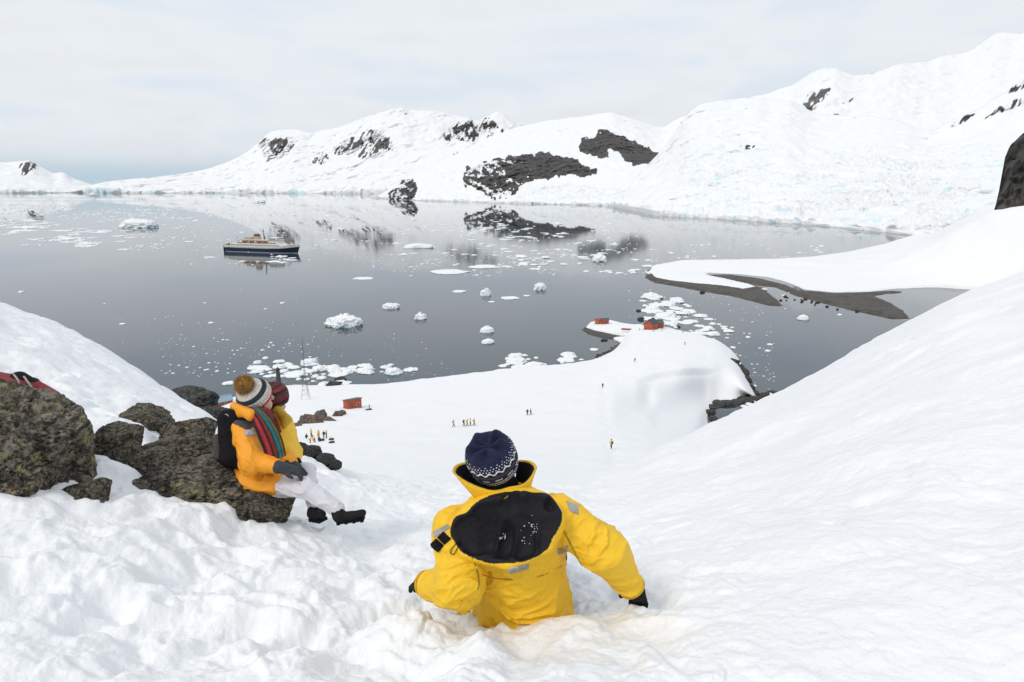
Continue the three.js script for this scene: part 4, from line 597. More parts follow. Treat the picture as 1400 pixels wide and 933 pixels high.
  // draw-cord loop beside the patches
  { const c = (px, py) => { const h = onto(coat, at(px, py, 2.5).sub(base), ray(px, py)) || J(px, py, 2.93); return h.addScaledVector(V(0, 0.2, 1).normalize(), 0.005); };
    part('draw_cord', tube([c(627, 741), c(619, 748), c(616, 756), c(620, 758), c(624, 752), c(628, 744)], 0.0018, 40, 5), M.black, coatMesh); part('cord_stop', new THREE.CapsuleGeometry(0.006, 0.010, 4, 10).translate(...c(628, 743).toArray()), M.black, coatMesh);
    part('seam', tube([c(645, 762), c(650, 772), c(654, 786), c(655, 800), c(653, 806)], 0.0016, 30, 5), M.charcoal, coatMesh); }
  // hat
  const hatTex = canvasTexture(1024, 512, (c, w, h) => {
    const R = rng(5); c.fillStyle = '#12163a'; c.fillRect(0, 0, w, h);
    const Y = (v) => v * h; // 0 brim at the bottom of the cloth after flipping
    c.fillStyle = '#e8e6e4'; for (let row = 0; row < 2; row++) for (let i = 0; i < 48; i++) c.fillRect((i + (row ? 0.5 : 0)) / 48 * w, Y(0.445 + row * 0.045), 8, 9);
    for (let i = 0; i < 24; i++) c.fillRect((i + 0.25) / 24 * w, Y(0.40), 8, 8);
    c.strokeStyle = '#f0eeec'; c.lineWidth = 13; c.beginPath(); for (let i = 0; i <= 36; i++) c.lineTo(i / 36 * w, Y(i % 2 ? 0.53 : 0.60)); c.stroke();
    c.fillStyle = '#4a3a3c'; c.fillRect(0, Y(0.64), w, Y(0.055)); c.fillStyle = '#231d2c'; for (let i = 0; i < 64; i++) c.fillRect(i / 64 * w, Y(0.66), 8, 8);
    c.strokeStyle = '#dfe1e6'; c.lineWidth = 5; for (let i = 0; i < 12; i++) { const x = (i + 0.5) / 12 * w; for (let k = 0; k < 3; k++) { c.beginPath(); c.moveTo(x - 24, Y(0.735 + 0.02 * k)); c.lineTo(x - 8, Y(0.765 - 0.01 * k)); c.lineTo(x + 8, Y(0.735 + 0.02 * k)); c.lineTo(x + 24, Y(0.765 - 0.01 * k)); c.stroke(); } }
    c.fillStyle = '#dfdfdd'; c.fillRect(0, Y(0.82), w, Y(0.04)); c.fillStyle = '#12163a'; for (let i = 0; i < 96; i++) c.fillRect(i / 96 * w, Y(0.832), 4, 8); c.fillStyle = '#e2e2e0'; c.fillRect(0, Y(0.90), w, Y(0.03));
    for (let i = 0; i < 26000; i++) { c.fillStyle = `rgba(${R() > 0.5 ? '255,255,255' : '0,0,0'},${R() * 0.12})`; c.fillRect(R() * w, R() * h, 3, 5); }
  });
  const TFh = frame(V(-0.26, 0.86, 0.50), X), hat = knitHat(hed.clone().addScaledVector(TFh.U, -0.056).add(V(0, 0.014, 0)), TFh, [[0, 0.100], [0.028, 0.108], [0.064, 0.113], [0.10, 0.113], [0.134, 0.104], [0.160, 0.084], [0.170, 0.052], [0.156, 0.004]], 0.5, 6, 0.011, 168, 90);
  part('knitted_hat', hat, new THREE.MeshStandardMaterial({ map: hatTex, roughness: 0.95, bumpMap: cloth, bumpScale: 0.006 }), man, 'navy knitted hat with white zigzag and dots');
  // trousers and boots stretched out downhill in front
  { const hipL = pel.clone().add(V(-0.10, 0.0, -0.03)), hipR = pel.clone().add(V(0.10, 0.0, -0.03)), knL = hipL.clone().add(V(-0.06, 0.03, -0.44)), knR = hipR.clone().add(V(0.06, 0.03, -0.44)), anL = knL.clone().add(V(0, -0.22, -0.40)), anR = knR.clone().add(V(0, -0.22, -0.40));
    const legs = (p) => smin(smin(smin(limb(p, hipL, knL, 0.10, 0.08), limb(p, knL, anL, 0.08, 0.065), 0.03), smin(limb(p, hipR, knR, 0.10, 0.08), limb(p, knR, anR, 0.08, 0.065), 0.03), 0.02), limb(p, hipL, hipR, 0.12, 0.12), 0.04) - 0.005 * noise3(p.x * 14, p.y * 14, p.z * 14), [lo, hi] = box3([hipL, hipR, knL, knR, anL, anR], 0.15);
    part('trousers', net(legs, lo, hi, 0.013), M.black, man);
    for (const a of [anL, anR]) { const b = a.clone().add(V(0, -0.03, -0.04)), t = a.clone().add(V(0, 0.10, -0.16)); const f = (p) => smin(limb(p, a, b, 0.06, 0.06), limb(p, b, t, 0.055, 0.042), 0.04), [l2, h2] = box3([a, b, t], 0.08); part('boot', net(f, l2, h2, 0.011), M.boot, man); } }
  top('person', man, 'person in a bright yellow parka leaning back on both hands in the snow', 'person');
}

// ------------------------------------------------------------------ the pair on the rocks
const scarfTex = canvasTexture(256, 64, (c, w, h) => { const cols = ['#3a3327', '#141416', '#7e1a2c', '#b5303f', '#c8404a', '#8e2030', '#171517', '#8a2a1e', '#9b3322', '#1d3c46', '#1f6f7d', '#2a7f8a', '#2c5a50', '#84702c', '#4b3a20']; cols.forEach((k, i) => { c.fillStyle = k; c.fillRect(i / cols.length * w, 0, w / cols.length + 1, h); }); const R = rng(3); for (let i = 0; i < 2500; i++) { c.fillStyle = `rgba(0,0,0,${R() * 0.18})`; c.fillRect(R() * w, R() * h, 2, 3); } });
const knit = (tex) => new THREE.MeshStandardMaterial({ map: tex, roughness: 0.96, bumpMap: cloth, bumpScale: 0.008 });
{ // the nearer one: amber jacket, bobble hat, rucksack
  const base = at(356, 668, 4.72), who = new THREE.Group(); who.position.copy(base);
  const J = (px, py, d) => at(px, py, d).sub(base), fwd = V(0.86, 0, -0.35).normalize(), side = V(0.35, 0, 0.86).normalize();
  const pel = J(352, 652, 4.80), nek = J(342, 567, 4.82), hed = J(353, 546, 4.83), shN = J(331, 586, 4.68), elN = J(344, 632, 4.56), wrN = J(381, 639, 4.52), shF = J(357, 583, 4.95), elF = J(384, 622, 4.98), wrF = J(396, 634, 4.80);
  const tr = trunk(pel, nek, side, [[-0.14, 0.15, 0.135], [0.1, 0.16, 0.14], [0.4, 0.155, 0.128], [0.68, 0.18, 0.128], [0.86, 0.155, 0.112], [1.0, 0.08, 0.08]]);
  const hem0 = J(345, 664, 4.70), hem1 = J(376, 660, 4.68);
  const fold = (p) => 0.017 * Math.pow(Math.max(0, 1 - Math.abs(noise3(p.x * 8, p.y * 10 + p.x * 4, p.z * 8)) * 2.3), 2) - 0.004 + 0.004 * noise3(p.x * 21, p.y * 21, p.z * 21);
  const arms = (p) => Math.min(smin(limb(p, shN, elN, 0.076, 0.072), limb(p, elN, wrN, 0.068, 0.046), 0.04), smin(limb(p, shF, elF, 0.080, 0.072), limb(p, elF, wrF, 0.070, 0.050), 0.04));
  const coat = (p) => smin(smin(tr(p), arms(p), 0.035), limb(p, hem0, hem1, 0.105, 0.075), 0.04) - fold(p);
  const [lo, hi] = box3([pel, nek, shN, elN, wrN, shF, elF, wrF, hem0, hem1], 0.17), g = net(coat, lo, hi, 0.0085), pv = V(0, 0, 0);
  const [shell, yoke] = splitFaces(g, (v) => { pv.fromBufferAttribute(g.attributes.position, v); const [px, py] = seenAt(pv.clone().add(base)); return py < 589 - Math.abs(px - 338) * 0.5 && py > 540 && px < 360 ? 1 : 0; });
  const up = V(-0.30, 0.78, 0.58).normalize(), HF = frame(up, side), FF = frame(V(-0.12, 1, 0.05), V(0.80, 0, 0.60)), hf = headField(hed, FF, 0.98);
  const bf = (p) => { let d = smin(hf(p), limb(p, nek, hed.clone().add(V(-0.01, -0.05, 0)), 0.055, 0.05), 0.03); d = smin(d, tr(p) + 0.05, 0.03); return smin(d, arms(p) + 0.038, 0.03); }, bg = net(bf, lo, V(hi.x, hed.y + 0.15, hi.z), 0.010); paint(bg, (p) => hf.skin(p));
  part('body', bg, M.skin, who);
  const jk = part('jacket', shell, M.orange, who, 'amber yellow jacket'); part('shoulder_panel', yoke, M.charcoal, jk, 'dark grey shoulder panel');
  const patch = (name, q, mat, nu, nv) => part(name, laidOn(coat, (u, v) => { const px = mix(mix(q[0][0], q[1][0], u), mix(q[3][0], q[2][0], u), v), py = mix(mix(q[0][1], q[1][1], u), mix(q[3][1], q[2][1], u), v); return [at(px, py, 4.1).sub(base), ray(px, py)]; }, nu, nv, 0.004), mat, jk);
  patch('reflective_strip', [[334, 588.5], [354, 587], [355, 594.5], [335, 596.5]], M.silver, 14, 8);
  patch('pocket_flap', [[352, 645], [374, 650], [373, 653], [351, 648]], M.orange, 12, 5);
  // fleece collar, hood flap
  part('fleece_collar', net((p) => Math.max(smin(limb(p, J(327, 556, 4.84), J(352, 566, 4.76), 0.055, 0.045), limb(p, J(327, 556, 4.84), J(345, 556, 4.95), 0.055, 0.05), 0.03) - 0.006 * noise3(p.x * 12, p.y * 12, p.z * 12), 0.0), ...box3([J(327, 556, 4.84), J(352, 566, 4.76), J(345, 556, 4.95)], 0.09), 0.009), M.charcoal, who);
  part('hood_flap', net((p) => smin(limb(p, J(320, 556, 4.74), J(342, 566, 4.64), 0.030, 0.030), limb(p, J(326, 567, 4.72), J(342, 570, 4.64), 0.026, 0.022), 0.05) - 0.005 * noise3(p.x * 16, p.y * 16, p.z * 16), ...box3([J(320, 556, 4.74), J(342, 570, 4.64)], 0.09), 0.008), M.orange, jk);
  // hat
  const hatTex = canvasTexture(512, 256, (c, w, h) => { const R = rng(8); const band = (a, b, k) => { c.fillStyle = k; c.fillRect(0, (1 - b) * h, w, (b - a) * h + 1); }; c.fillStyle = '#d6cec4'; c.fillRect(0, 0, w, h); band(0, 0.17, '#c1283c'); band(0.46, 0.64, '#1c2c3e'); for (let i = 0; i < 40; i++) { c.fillStyle = 'rgba(60,40,40,0.28)'; c.fillRect(i / 40 * w, 0, 3, h); } for (let i = 0; i < 6000; i++) { c.fillStyle = `rgba(${R() > 0.5 ? '255,250,240' : '30,20,20'},${R() * 0.16})`; c.fillRect(R() * w, R() * h, 3, 4); } });
  const hatC = hed.clone().addScaledVector(up, 0.005), hat = part('bobble_hat', knitHat(hatC, HF, [[0, 0.110], [0.025, 0.121], [0.06, 0.124], [0.09, 0.115], [0.115, 0.095], [0.135, 0.06], [0.14, 0.005]], 0.06, 9, 0.016, 120, 44), knit(hatTex), who, 'cream hat with navy and red bands');
  { const R = rng(12), gs = [], pc = hatC.clone().addScaledVector(up, 0.168); const core = new THREE.IcosahedronGeometry(0.058, 4); core.translate(pc.x, pc.y, pc.z); gs.push(core);
    for (let i = 0; i < 900; i++) { const u = R() * 2 - 1, a = R() * 6.2832, s = Math.sqrt(1 - u * u), d = V(s * Math.cos(a), u, s * Math.sin(a)), L = 0.066 + 0.014 * R(), q = new THREE.ConeGeometry(0.0042, 0.03, 4); q.translate(0, L - 0.012, 0); q.applyQuaternion(new THREE.Quaternion().setFromUnitVectors(V(0, 1, 0), d)); q.translate(pc.x, pc.y, pc.z); gs.push(q); }
    const bob = joined(gs); paint(bob, (p) => { const t = 0.75 + 0.5 * fbm(p.x * 60, p.y * 60, p.z * 60, 2); return [0.40 * t, 0.215 * t, 0.05 * t]; }); part('bobble', bob, vcol(0.95), hat, 'fluffy mustard bobble'); }
  // scarf
  const W = (x, y, z) => V(x, y, z), st = (px, py, d, w, o) => [J(px, py, d), w, o];
  part('scarf', ribbon([st(345, 560, 4.70, W(0.045, 0.03, 0.02), W(-0.2, 0.5, 1)), st(353, 569, 4.63, W(0.05, 0.025, 0), W(0.2, 0.3, 1)), st(360, 580, 4.60, W(0.058, 0.018, -0.02), W(0.2, 0.2, 1)), st(368, 596, 4.60, W(0.062, 0.012, -0.03), W(0.2, 0.2, 1)), st(374, 612, 4.60, W(0.060, 0.012, -0.03), W(0.2, 0.2, 1)), st(378, 628, 4.60, W(0.056, 0.012, -0.03), W(0.2, 0.3, 1))], 0.010, 14, 50), knit(scarfTex), who, 'striped scarf in red, teal and black');
  part('scarf_wrap', net((p) => smin(limb(p, J(341, 562, 4.72), J(360, 567, 4.74), 0.045, 0.045), limb(p, J(360, 567, 4.74), J(366, 572, 4.88), 0.045, 0.045), 0.03) - 0.004 * noise3(p.x * 30, p.y * 30, p.z * 30), ...box3([J(341, 562, 4.72), J(360, 567, 4.74), J(366, 572, 4.88)], 0.08), 0.008), fabric(0.16, 0.02, 0.035, 0.95), who);
  // gloves resting on the knees
  for (const [w, al, th] of [[wrN, V(0.75, -0.25, -0.25), 1], [wrF, V(0.6, -0.35, 0.3), -1]]) { const s = w.clone().addScaledVector(al.clone().normalize(), 0.02), hand = handField(s, al, V(0, 1, 0.3), th, 0.92, 0.8), f = (p) => smin(hand(p), limb(p, w, s, 0.043, 0.036), 0.03), [l2, h2] = box3([...hand.points, w], 0.06); part('glove', net(f, l2, h2, 0.0055), M.slate, who); }
  // trousers
  const hipN = J(362, 663, 4.74), knN = J(416, 667, 4.62), anN = J(460, 695, 4.60), hipF = J(368, 655, 4.92), knF = J(419, 645, 4.86), anF = J(431, 690, 4.76);
  const legs = (p) => smin(smin(limb(p, hipN, knN, 0.080, 0.060), limb(p, knN, anN, 0.060, 0.046), 0.03), smin(limb(p, hipF, knF, 0.074, 0.056), limb(p, knF, anF, 0.056, 0.046), 0.03), 0.012) - 0.013 * Math.pow(Math.max(0, 1 - Math.abs(noise3(p.x * 9 + p.y * 6, p.y * 13, p.z * 9)) * 2.4), 2) - 0.003 * noise3(p.x * 24, p.y * 24, p.z * 24), [l3, h3] = box3([hipN, knN, anN, hipF, knF, anF], 0.12);
  part('trousers', net(legs, l3, h3, 0.0085), M.pale, who, 'pale grey over-trousers');
  for (const [a, toe, heel] of [[anN, J(495, 702, 4.58), J(463, 706, 4.58)], [anF, J(440, 704, 4.66), J(428, 702, 4.74)]]) { const mid = toe.clone().lerp(heel, 0.45).add(V(0, -0.012, 0)); const f = (p) => { let d = smin(limb(p, a, heel, 0.046, 0.036), smin(limb(p, heel, mid, 0.036, 0.030), limb(p, mid, toe, 0.030, 0.028), 0.02), 0.03); return d - 0.003 * noise3(p.x * 30, p.y * 30, p.z * 30); }, [l4, h4] = box3([a, toe, heel], 0.08); const bt = part('boot', net(f, l4, h4, 0.007), M.boot, who);
    const d = toe.clone().sub(heel), L = d.length(), sole = []; for (let i = 0; i < 7; i++) { const q = new THREE.BoxGeometry(0.022, 0.022, 0.07); q.applyQuaternion(new THREE.Quaternion().setFromUnitVectors(V(1, 0, 0), d.clone().normalize())); const c = heel.clone().addScaledVector(d, i / 6); q.translate(c.x, c.y - 0.040 + 0.006 * (i % 2), c.z); sole.push(q); } part('sole', joined(sole), M.black, bt); }
  top('person', who, 'person in amber jacket and bobble hat seated on the lichen-covered boulder', 'person');
  // rucksack
  const bag = new THREE.Group(), bb = at(318, 630, 4.72); bag.position.copy(bb); const K = (px, py, d) => at(px, py, d).sub(bb), BF = frame(K(316, 560, 4.78).sub(K(322, 632, 4.70)), side);
  const bc = K(317, 600, 4.76), bagF = (p) => smin(block(p, bc, BF, 0.145, 0.195, 0.085, 0.06), limb(p, K(312, 622, 4.74), K(332, 634, 4.68), 0.065, 0.045), 0.05) - 0.006 * noise3(p.x * 14, p.y * 14, p.z * 14), [l5, h5] = box3([K(300, 555, 4.8), K(336, 645, 4.6), K(330, 600, 5.0)], 0.1);
  part('pack_body', net(bagF, l5, h5, 0.009), M.black, bag); const pocket = (p) => block(p, bc.clone().addScaledVector(BF.Z, -0.0).add(V(-0.085, -0.06, 0.02)), BF, 0.09, 0.09, 0.04, 0.03); part('pocket', net(pocket, ...box3([bc], 0.25), 0.010), M.charcoal, bag);
  const strap = (list) => part('shoulder_strap', tube(list.map((q) => K(...q)), 0.014, 30, 8), M.black, bag);
  part('shoulder_strap', laidOn(coat, (u, v) => { const px = mix(317, 354, u), py = mix(567, 574, v) + 6 * u * u; return [at(px, py, 4.1).sub(base), ray(px, py)]; }, 24, 6, 0.010).translate(base.x - bb.x, base.y - bb.y, base.z - bb.z), M.black, bag); strap([[322, 562, 4.86], [340, 566, 4.95], [356, 572, 4.92]]); strap([[330, 628, 4.64], [338, 622, 4.57], [333, 605, 4.58]]);
  part('buckle', new THREE.TorusGeometry(0.016, 0.005, 6, 16).translate(...K(309, 570, 4.66).toArray()), M.silver, bag); part('zip', tube([K(305, 585, 4.64), K(303, 600, 4.63), K(304, 618, 4.62)], 0.004, 12, 5), M.silver, bag);
  top('rucksack', bag, 'black rucksack on the back of the person in the bobble hat', 'rucksack');
}
{ // the farther one: yellow jacket and dark striped hat
  const base = at(384, 662, 5.06), who = new THREE.Group(); who.position.copy(base);
  const J = (px, py, d) => at(px, py, d).sub(base), side = V(0.35, 0, 0.86).normalize();
  const pel = J(380, 655, 5.08), nek = J(373, 568, 5.08), hed = J(374, 548, 5.08), shN = J(372, 588, 4.97), elN = J(386, 622, 4.97), wrN = J(397, 628, 4.92), shF = J(388, 584, 5.20), elF = J(398, 620, 5.22), wrF = J(400, 630, 5.05);
  const tr = trunk(pel, nek, side, [[-0.1, 0.17, 0.14], [0.2, 0.175, 0.145], [0.66, 0.19, 0.14], [0.86, 0.16, 0.12], [1.0, 0.08, 0.08]]);
  const arms = (p) => Math.min(smin(limb(p, shN, elN, 0.082, 0.074), limb(p, elN, wrN, 0.07, 0.055), 0.04), smin(limb(p, shF, elF, 0.08, 0.074), limb(p, elF, wrF, 0.07, 0.055), 0.04));
  const hood0 = J(384, 568, 5.0), hood1 = J(389, 576, 4.96);
  const coat = (p) => smin(smin(tr(p), arms(p), 0.035), limb(p, hood0, hood1, 0.04, 0.03), 0.03) - 0.009 * (1 - Math.abs(noise3(p.x * 8 + 4, p.y * 11, p.z * 8)) * 2.2) - 0.004 * noise3(p.x * 21, p.y * 21, p.z * 21);
  const [lo, hi] = box3([pel, nek, shN, elN, wrN, shF, elF, wrF], 0.17), FF = frame(V(0.05, 1, 0), V(0.8, 0, 0.6)), hf = headField(hed, FF, 0.98);
  const bf = (p) => { let d = smin(hf(p), limb(p, nek, hed.clone().add(V(-0.01, -0.05, 0)), 0.055, 0.05), 0.03); d = smin(d, tr(p) + 0.05, 0.03); return smin(d, arms(p) + 0.038, 0.03); }, bg = net(bf, lo, V(hi.x, hed.y + 0.15, hi.z), 0.011); paint(bg, (p) => hf.skin(p));
  part('body', bg, M.skin, who); const g = net(coat, lo, hi, 0.009), jk = part('jacket', g, M.paleYellow, who, 'yellow jacket with folded hood');
  part('hood', net((p) => smin(limb(p, J(379, 560, 4.99), J(391, 574, 4.93), 0.030, 0.030), limb(p, J(391, 574, 4.93), J(388, 584, 4.90), 0.030, 0.016), 0.04) - 0.004 * noise3(p.x * 20, p.y * 20, p.z * 20), ...box3([J(379, 560, 4.99), J(391, 574, 4.93), J(388, 584, 4.90)], 0.08), 0.008), M.mustard, jk);
  const hatTex = canvasTexture(512, 256, (c, w, h) => { const R = rng(18), cols = ['#2b2224', '#6e2430', '#3b2a2a', '#8a3038', '#2a2628', '#5c3a34', '#7a2832', '#241f22', '#503034']; cols.forEach((k, i) => { c.fillStyle = k; c.fillRect(0, i / cols.length * h, w, h / cols.length + 1); }); for (let i = 0; i < 9000; i++) { c.fillStyle = `rgba(${R() > 0.6 ? '190,150,130' : '0,0,0'},${R() * 0.25})`; c.fillRect(R() * w, R() * h, 5, 3); } });
  part('knitted_hat', knitHat(hed.clone().add(V(0, -0.02, 0)), frame(V(-0.1, 1, 0.12), side), [[0, 0.106], [0.03, 0.116], [0.07, 0.118], [0.105, 0.110], [0.135, 0.088], [0.152, 0.05], [0.155, 0.004]], 0.08, 8, 0.014, 120, 44), knit(hatTex), who, 'dark maroon striped hat');
  const W = (x, y, z) => V(x, y, z); part('scarf', ribbon([[J(366, 566, 4.96), W(0.04, 0.03, 0.02), W(0, 0.3, 1)], [J(371, 580, 4.90), W(0.045, 0.02, 0), W(0.1, 0.2, 1)], [J(376, 594, 4.86), W(0.045, 0.012, -0.01), W(0.1, 0.2, 1)]], 0.010, 8, 24), fabric(0.22, 0.025, 0.035, 0.95), who, 'dark red scarf');
  for (const [w, al, th] of [[wrN, V(0.5, -0.5, 0.2), 1], [wrF, V(0.1, -0.6, 0.5), -1]]) { const s = w.clone().addScaledVector(al.clone().normalize(), 0.035), hand = handField(s, al, V(0.4, 0.9, 0.3), th, 1.2, 0.5), f = (p) => smin(hand(p), limb(p, w, s, 0.048, 0.046), 0.03), [l2, h2] = box3([...hand.points, w], 0.06); part('glove', net(f, l2, h2, 0.006), M.black, who); }
  const hipN = J(384, 660, 5.0), knN = J(414, 645, 5.08), anN = J(430, 680, 5.06), hipF = J(390, 658, 5.2), knF = J(414, 646, 5.22), anF = J(432, 680, 5.16);
  const legs = (p) => smin(smin(limb(p, hipN, knN, 0.075, 0.055), limb(p, knN, anN, 0.055, 0.045), 0.03), smin(limb(p, hipF, knF, 0.075, 0.055), limb(p, knF, anF, 0.055, 0.045), 0.03), 0.012) - 0.006 * (1 - Math.abs(noise3(p.x * 9, p.y * 13, p.z * 9)) * 2), [l3, h3] = box3([hipN, knN, anN, hipF, knF, anF], 0.12);
  part('trousers', net(legs, l3, h3, 0.010), M.pale, who);
  for (const a of [anN, anF]) { const b = a.clone().add(V(0.01, -0.07, 0)), t = b.clone().add(V(0.13, -0.03, -0.05)), f = (p) => smin(limb(p, a, b, 0.054, 0.048), limb(p, b, t, 0.045, 0.038), 0.03), [l4, h4] = box3([a, b, t], 0.08); part('boot', net(f, l4, h4, 0.010), M.boot, who); }
  top('person', who, 'person in yellow jacket and dark striped hat seated behind the bobble hat', 'person');
}
{ // red rucksack lying behind the big boulder
  const bb = at(25, 530, 4.6), bag = new THREE.Group(); bag.position.copy(bb); const K = (px, py, d) => at(px, py, d).sub(bb), BF = frame(V(0.25, 1, 0.1), V(0.9, -0.28, -0.2));
  const f = (p) => smin(block(p, K(-4, 537, 4.62), BF, 0.22, 0.11, 0.13, 0.05), limb(p, K(25, 520, 4.58), K(76, 540, 4.55), 0.06, 0.025), 0.06) - 0.006 * noise3(p.x * 12, p.y * 12, p.z * 12);
  const g = net(f, ...box3([K(-70, 510, 4.6), K(85, 545, 4.6)], 0.2), 0.010), pv = V(0, 0, 0); paint(g, () => [0.20, 0.010, 0.022]);
  const [red, flap] = splitFaces(g, (v) => { pv.fromBufferAttribute(g.attributes.position, v); return pv.dot(BF.U) > 0.088 + 0.015 * noise3(pv.x * 9, 1, pv.z * 9) ? 1 : 0; });
  part('pack_body', red, vcol(0.6), bag); part('top_flap', flap, M.black, bag);
  for (const y of [0, 1]) part('strap', tube([K(18 + y * 14, 512 + y * 3, 4.5), K(24 + y * 14, 520 + y * 3, 4.47), K(28 + y * 16, 532, 4.47)], 0.006, 14, 5), M.silver, bag);
  top('rucksack', bag, 'red rucksack with black flap lying behind the biggest boulder', 'rucksack');
}

// ------------------------------------------------------------------ the ship
{
  const a = atLevel(311, 343), b = atLevel(409, 346.5), L = a.distanceTo(b), ship = new THREE.Group(); ship.position.copy(a.clone().add(b).multiplyScalar(0.5)); ship.scale.y = 0.9; ship.rotation.y = Math.atan2(-(b.z - a.z), b.x - a.x);
  const k = L / 96, navy = std(0.010, 0.016, 0.042, 0.35), white = std(0.72, 0.71, 0.68, 0.5), cream = std(0.46, 0.37, 0.26, 0.6), dark = std(0.03, 0.035, 0.04, 0.3), wood = std(0.26, 0.17, 0.10, 0.7), orange = std(0.40, 0.13, 0.05, 0.6), red = std(0.30, 0.03, 0.03, 0.6), black = std(0.02, 0.02, 0.022, 0.5);
  // hull sections: beam and sheer along the length
  const half = spline([[-48, 6.4], [-44, 7.6], [-30, 8], [10, 8], [26, 7.2], [38, 4.6], [45, 1.8], [49, 0.25]]), keel = spline([[-48, 5.2], [-44, 6.8], [-30, 7.6], [10, 7.6], [26, 6], [36, 3.0], [42, 0.9], [49, 0.05]]), sheer = spline([[-48, 8.4], [-20, 8.0], [10, 8.0], [30, 8.8], [49, 11]]), rake = (x, y) => x > 30 ? (x - 30) / 19 * (y - 8) * 0.36 : x < -42 ? -(y - 8) * 0.18 * (x + 42) / -6 : 0;
  const side = (y0, y1, n, m, out = 0) => gridMesh(n, m, (i, j) => { const x = -48 + 97 * i / (n - 1), v = j / (m - 1), top = sheer(x), y = y0(x, top) + (y1(x, top) - y0(x, top)) * v, q = clamp((y + 2) / (top + 2)), w = mix(keel(x), half(x), q) + out; return V(x + rake(x, y), y, w); });
  const both = (g) => { const h = g.clone(); h.scale(1, 1, -1); const ix = h.index.array; for (let i = 0; i < ix.length; i += 3) { const t = ix[i]; ix[i] = ix[i + 1]; ix[i + 1] = t; } h.computeVertexNormals(); return joined([g, h]); };
  const stern = bx(-47.6, 3.2, 0, 1.2, 10.2, 12.4), S = (g) => { g.scale(k, k, k); return g; };
  const hull = part('hull', S(joined([both(side(() => -2, (x, t) => t - 3, 60, 8)), stern])), navy, ship);
  part('upper_hull', S(both(side((x, t) => t - 3, (x, t) => t, 60, 4, 0.05))), white, ship); part('waterline_stripe', S(both(side(() => -0.2, () => 0.7, 60, 2, 0.08))), std(0.28, 0.32, 0.40, 0.5), hull);
  part('deck', S(gridMesh(40, 5, (i, j) => { const x = -48 + 97 * i / 39, w = half(x) - 0.1; return V(x + rake(x, sheer(x)), sheer(x) - 1, w * (j / 2 - 1)); })), wood, ship);
  const house = (name, x0, x1, y0, y1, w, mat, cut = 1.5) => { const s = new THREE.Shape(); s.moveTo(x0, y0); s.lineTo(x1, y0); s.lineTo(x1 - cut, y1); s.lineTo(x0, y1); const g = new THREE.ExtrudeGeometry(s, { depth: w, bevelEnabled: false }); g.translate(0, 0, -w / 2); return part(name, S(g), mat, ship); };
  const row = (parent, x0, x1, y, z, n, w, h) => { const gs = []; for (let i = 0; i < n; i++) for (const q of [-1, 1]) gs.push(bx(mix(x0, x1, n > 1 ? i / (n - 1) : 0.5), y, q * z, w, h, 0.12)); const m = part('window_row', S(joined(gs)), dark, parent); m.userData.kind = 'stuff'; return m; };
  row(hull, -40, 30, 5.6, 8.05, 34, 0.8, 0.8);
  const d1 = house('main_deck_house', -38, 32, 7.2, 10.2, 13.6, white, 3); row(d1, -36, 26, 8.9, 6.85, 30, 1.3, 0.9);
  const d2 = house('promenade_deck_house', -30, 28, 10.2, 12.9, 12, white, 3); row(d2, -28, 22, 11.6, 6.05, 22, 1.6, 1.1);
  const d3 = house('boat_deck_house', -22, 26, 12.9, 15.4, 10.4, white, 2.5); row(d3, -20, 10, 14.2, 5.25, 12, 1.6, 1);
  const br = house('bridge', 12, 25, 15.4, 18, 12.5, white, 1.5); part('bridge_windows', S(joined([bx(24.2, 16.9, 0, 0.3, 1, 11.4), bx(18.5, 16.9, 6.3, 9, 0.9, 0.12), bx(18.5, 16.9, -6.3, 9, 0.9, 0.12)])), dark, br);
  const fn = house('funnel', -9, -2, 15.4, 21.5, 4.4, cream, 1.8); part('funnel_band', S(bx(-5.8, 20.2, 0, 5.4, 1.2, 4.6)), navy, fn); part('funnel_cap', S(bx(-6, 21.9, 0, 4.6, 0.8, 3.6)), black, fn);
  house('aft_deck_house', -20, -11, 15.4, 17.8, 8, cream, 0.5);
  for (const x of [-18, -9, 1, 9]) for (const q of [-1, 1]) { const g = new THREE.CapsuleGeometry(1.1, 4.6, 4, 10); g.rotateZ(Math.PI / 2); g.scale(1, 0.9, 0.9); g.translate(x, 13.6, q * 6.6); const boat = part('lifeboat', S(g), orange, ship); for (const e of [-2.4, 2.4]) part('davit', S(bx(x + e, 13.6, q * 6.2, 0.3, 3.2, 0.3)), white, boat); }
  const mast = part('mast', S(joined([bar(V(4, 15, 0), V(2.8, 28, 0), 0.35), bar(V(4, 15, 1.4), V(3, 24, 0), 0.2), bar(V(4, 15, -1.4), V(3, 24, 0), 0.2), bar(V(2.9, 25, -2.4), V(2.9, 25, 2.4), 0.16), bar(V(3, 22.5, -3), V(3, 22.5, 3), 0.16)])), black, ship); part('radar', S(bx(3.6, 23.6, 0, 0.5, 0.4, 3.6)), white, mast);
  part('foremast', S(bar(V(34, 9, 0), V(33.4, 18, 0), 0.25)), cream, ship); part('aftermast', S(bar(V(-34, 10, 0), V(-33, 19, 0), 0.25)), cream, ship);
  for (const [x, y, r] of [[-30, 10.2, 0.9], [38, 10, 0.7]]) part('crane', S(joined([bar(V(x, y - 1, 2), V(x, y + 3.5, 2), 0.4), bar(V(x, y + 3.3, 2), V(x + 6 * Math.sign(-x), y + 5, 2), 0.28)])), orange, ship);
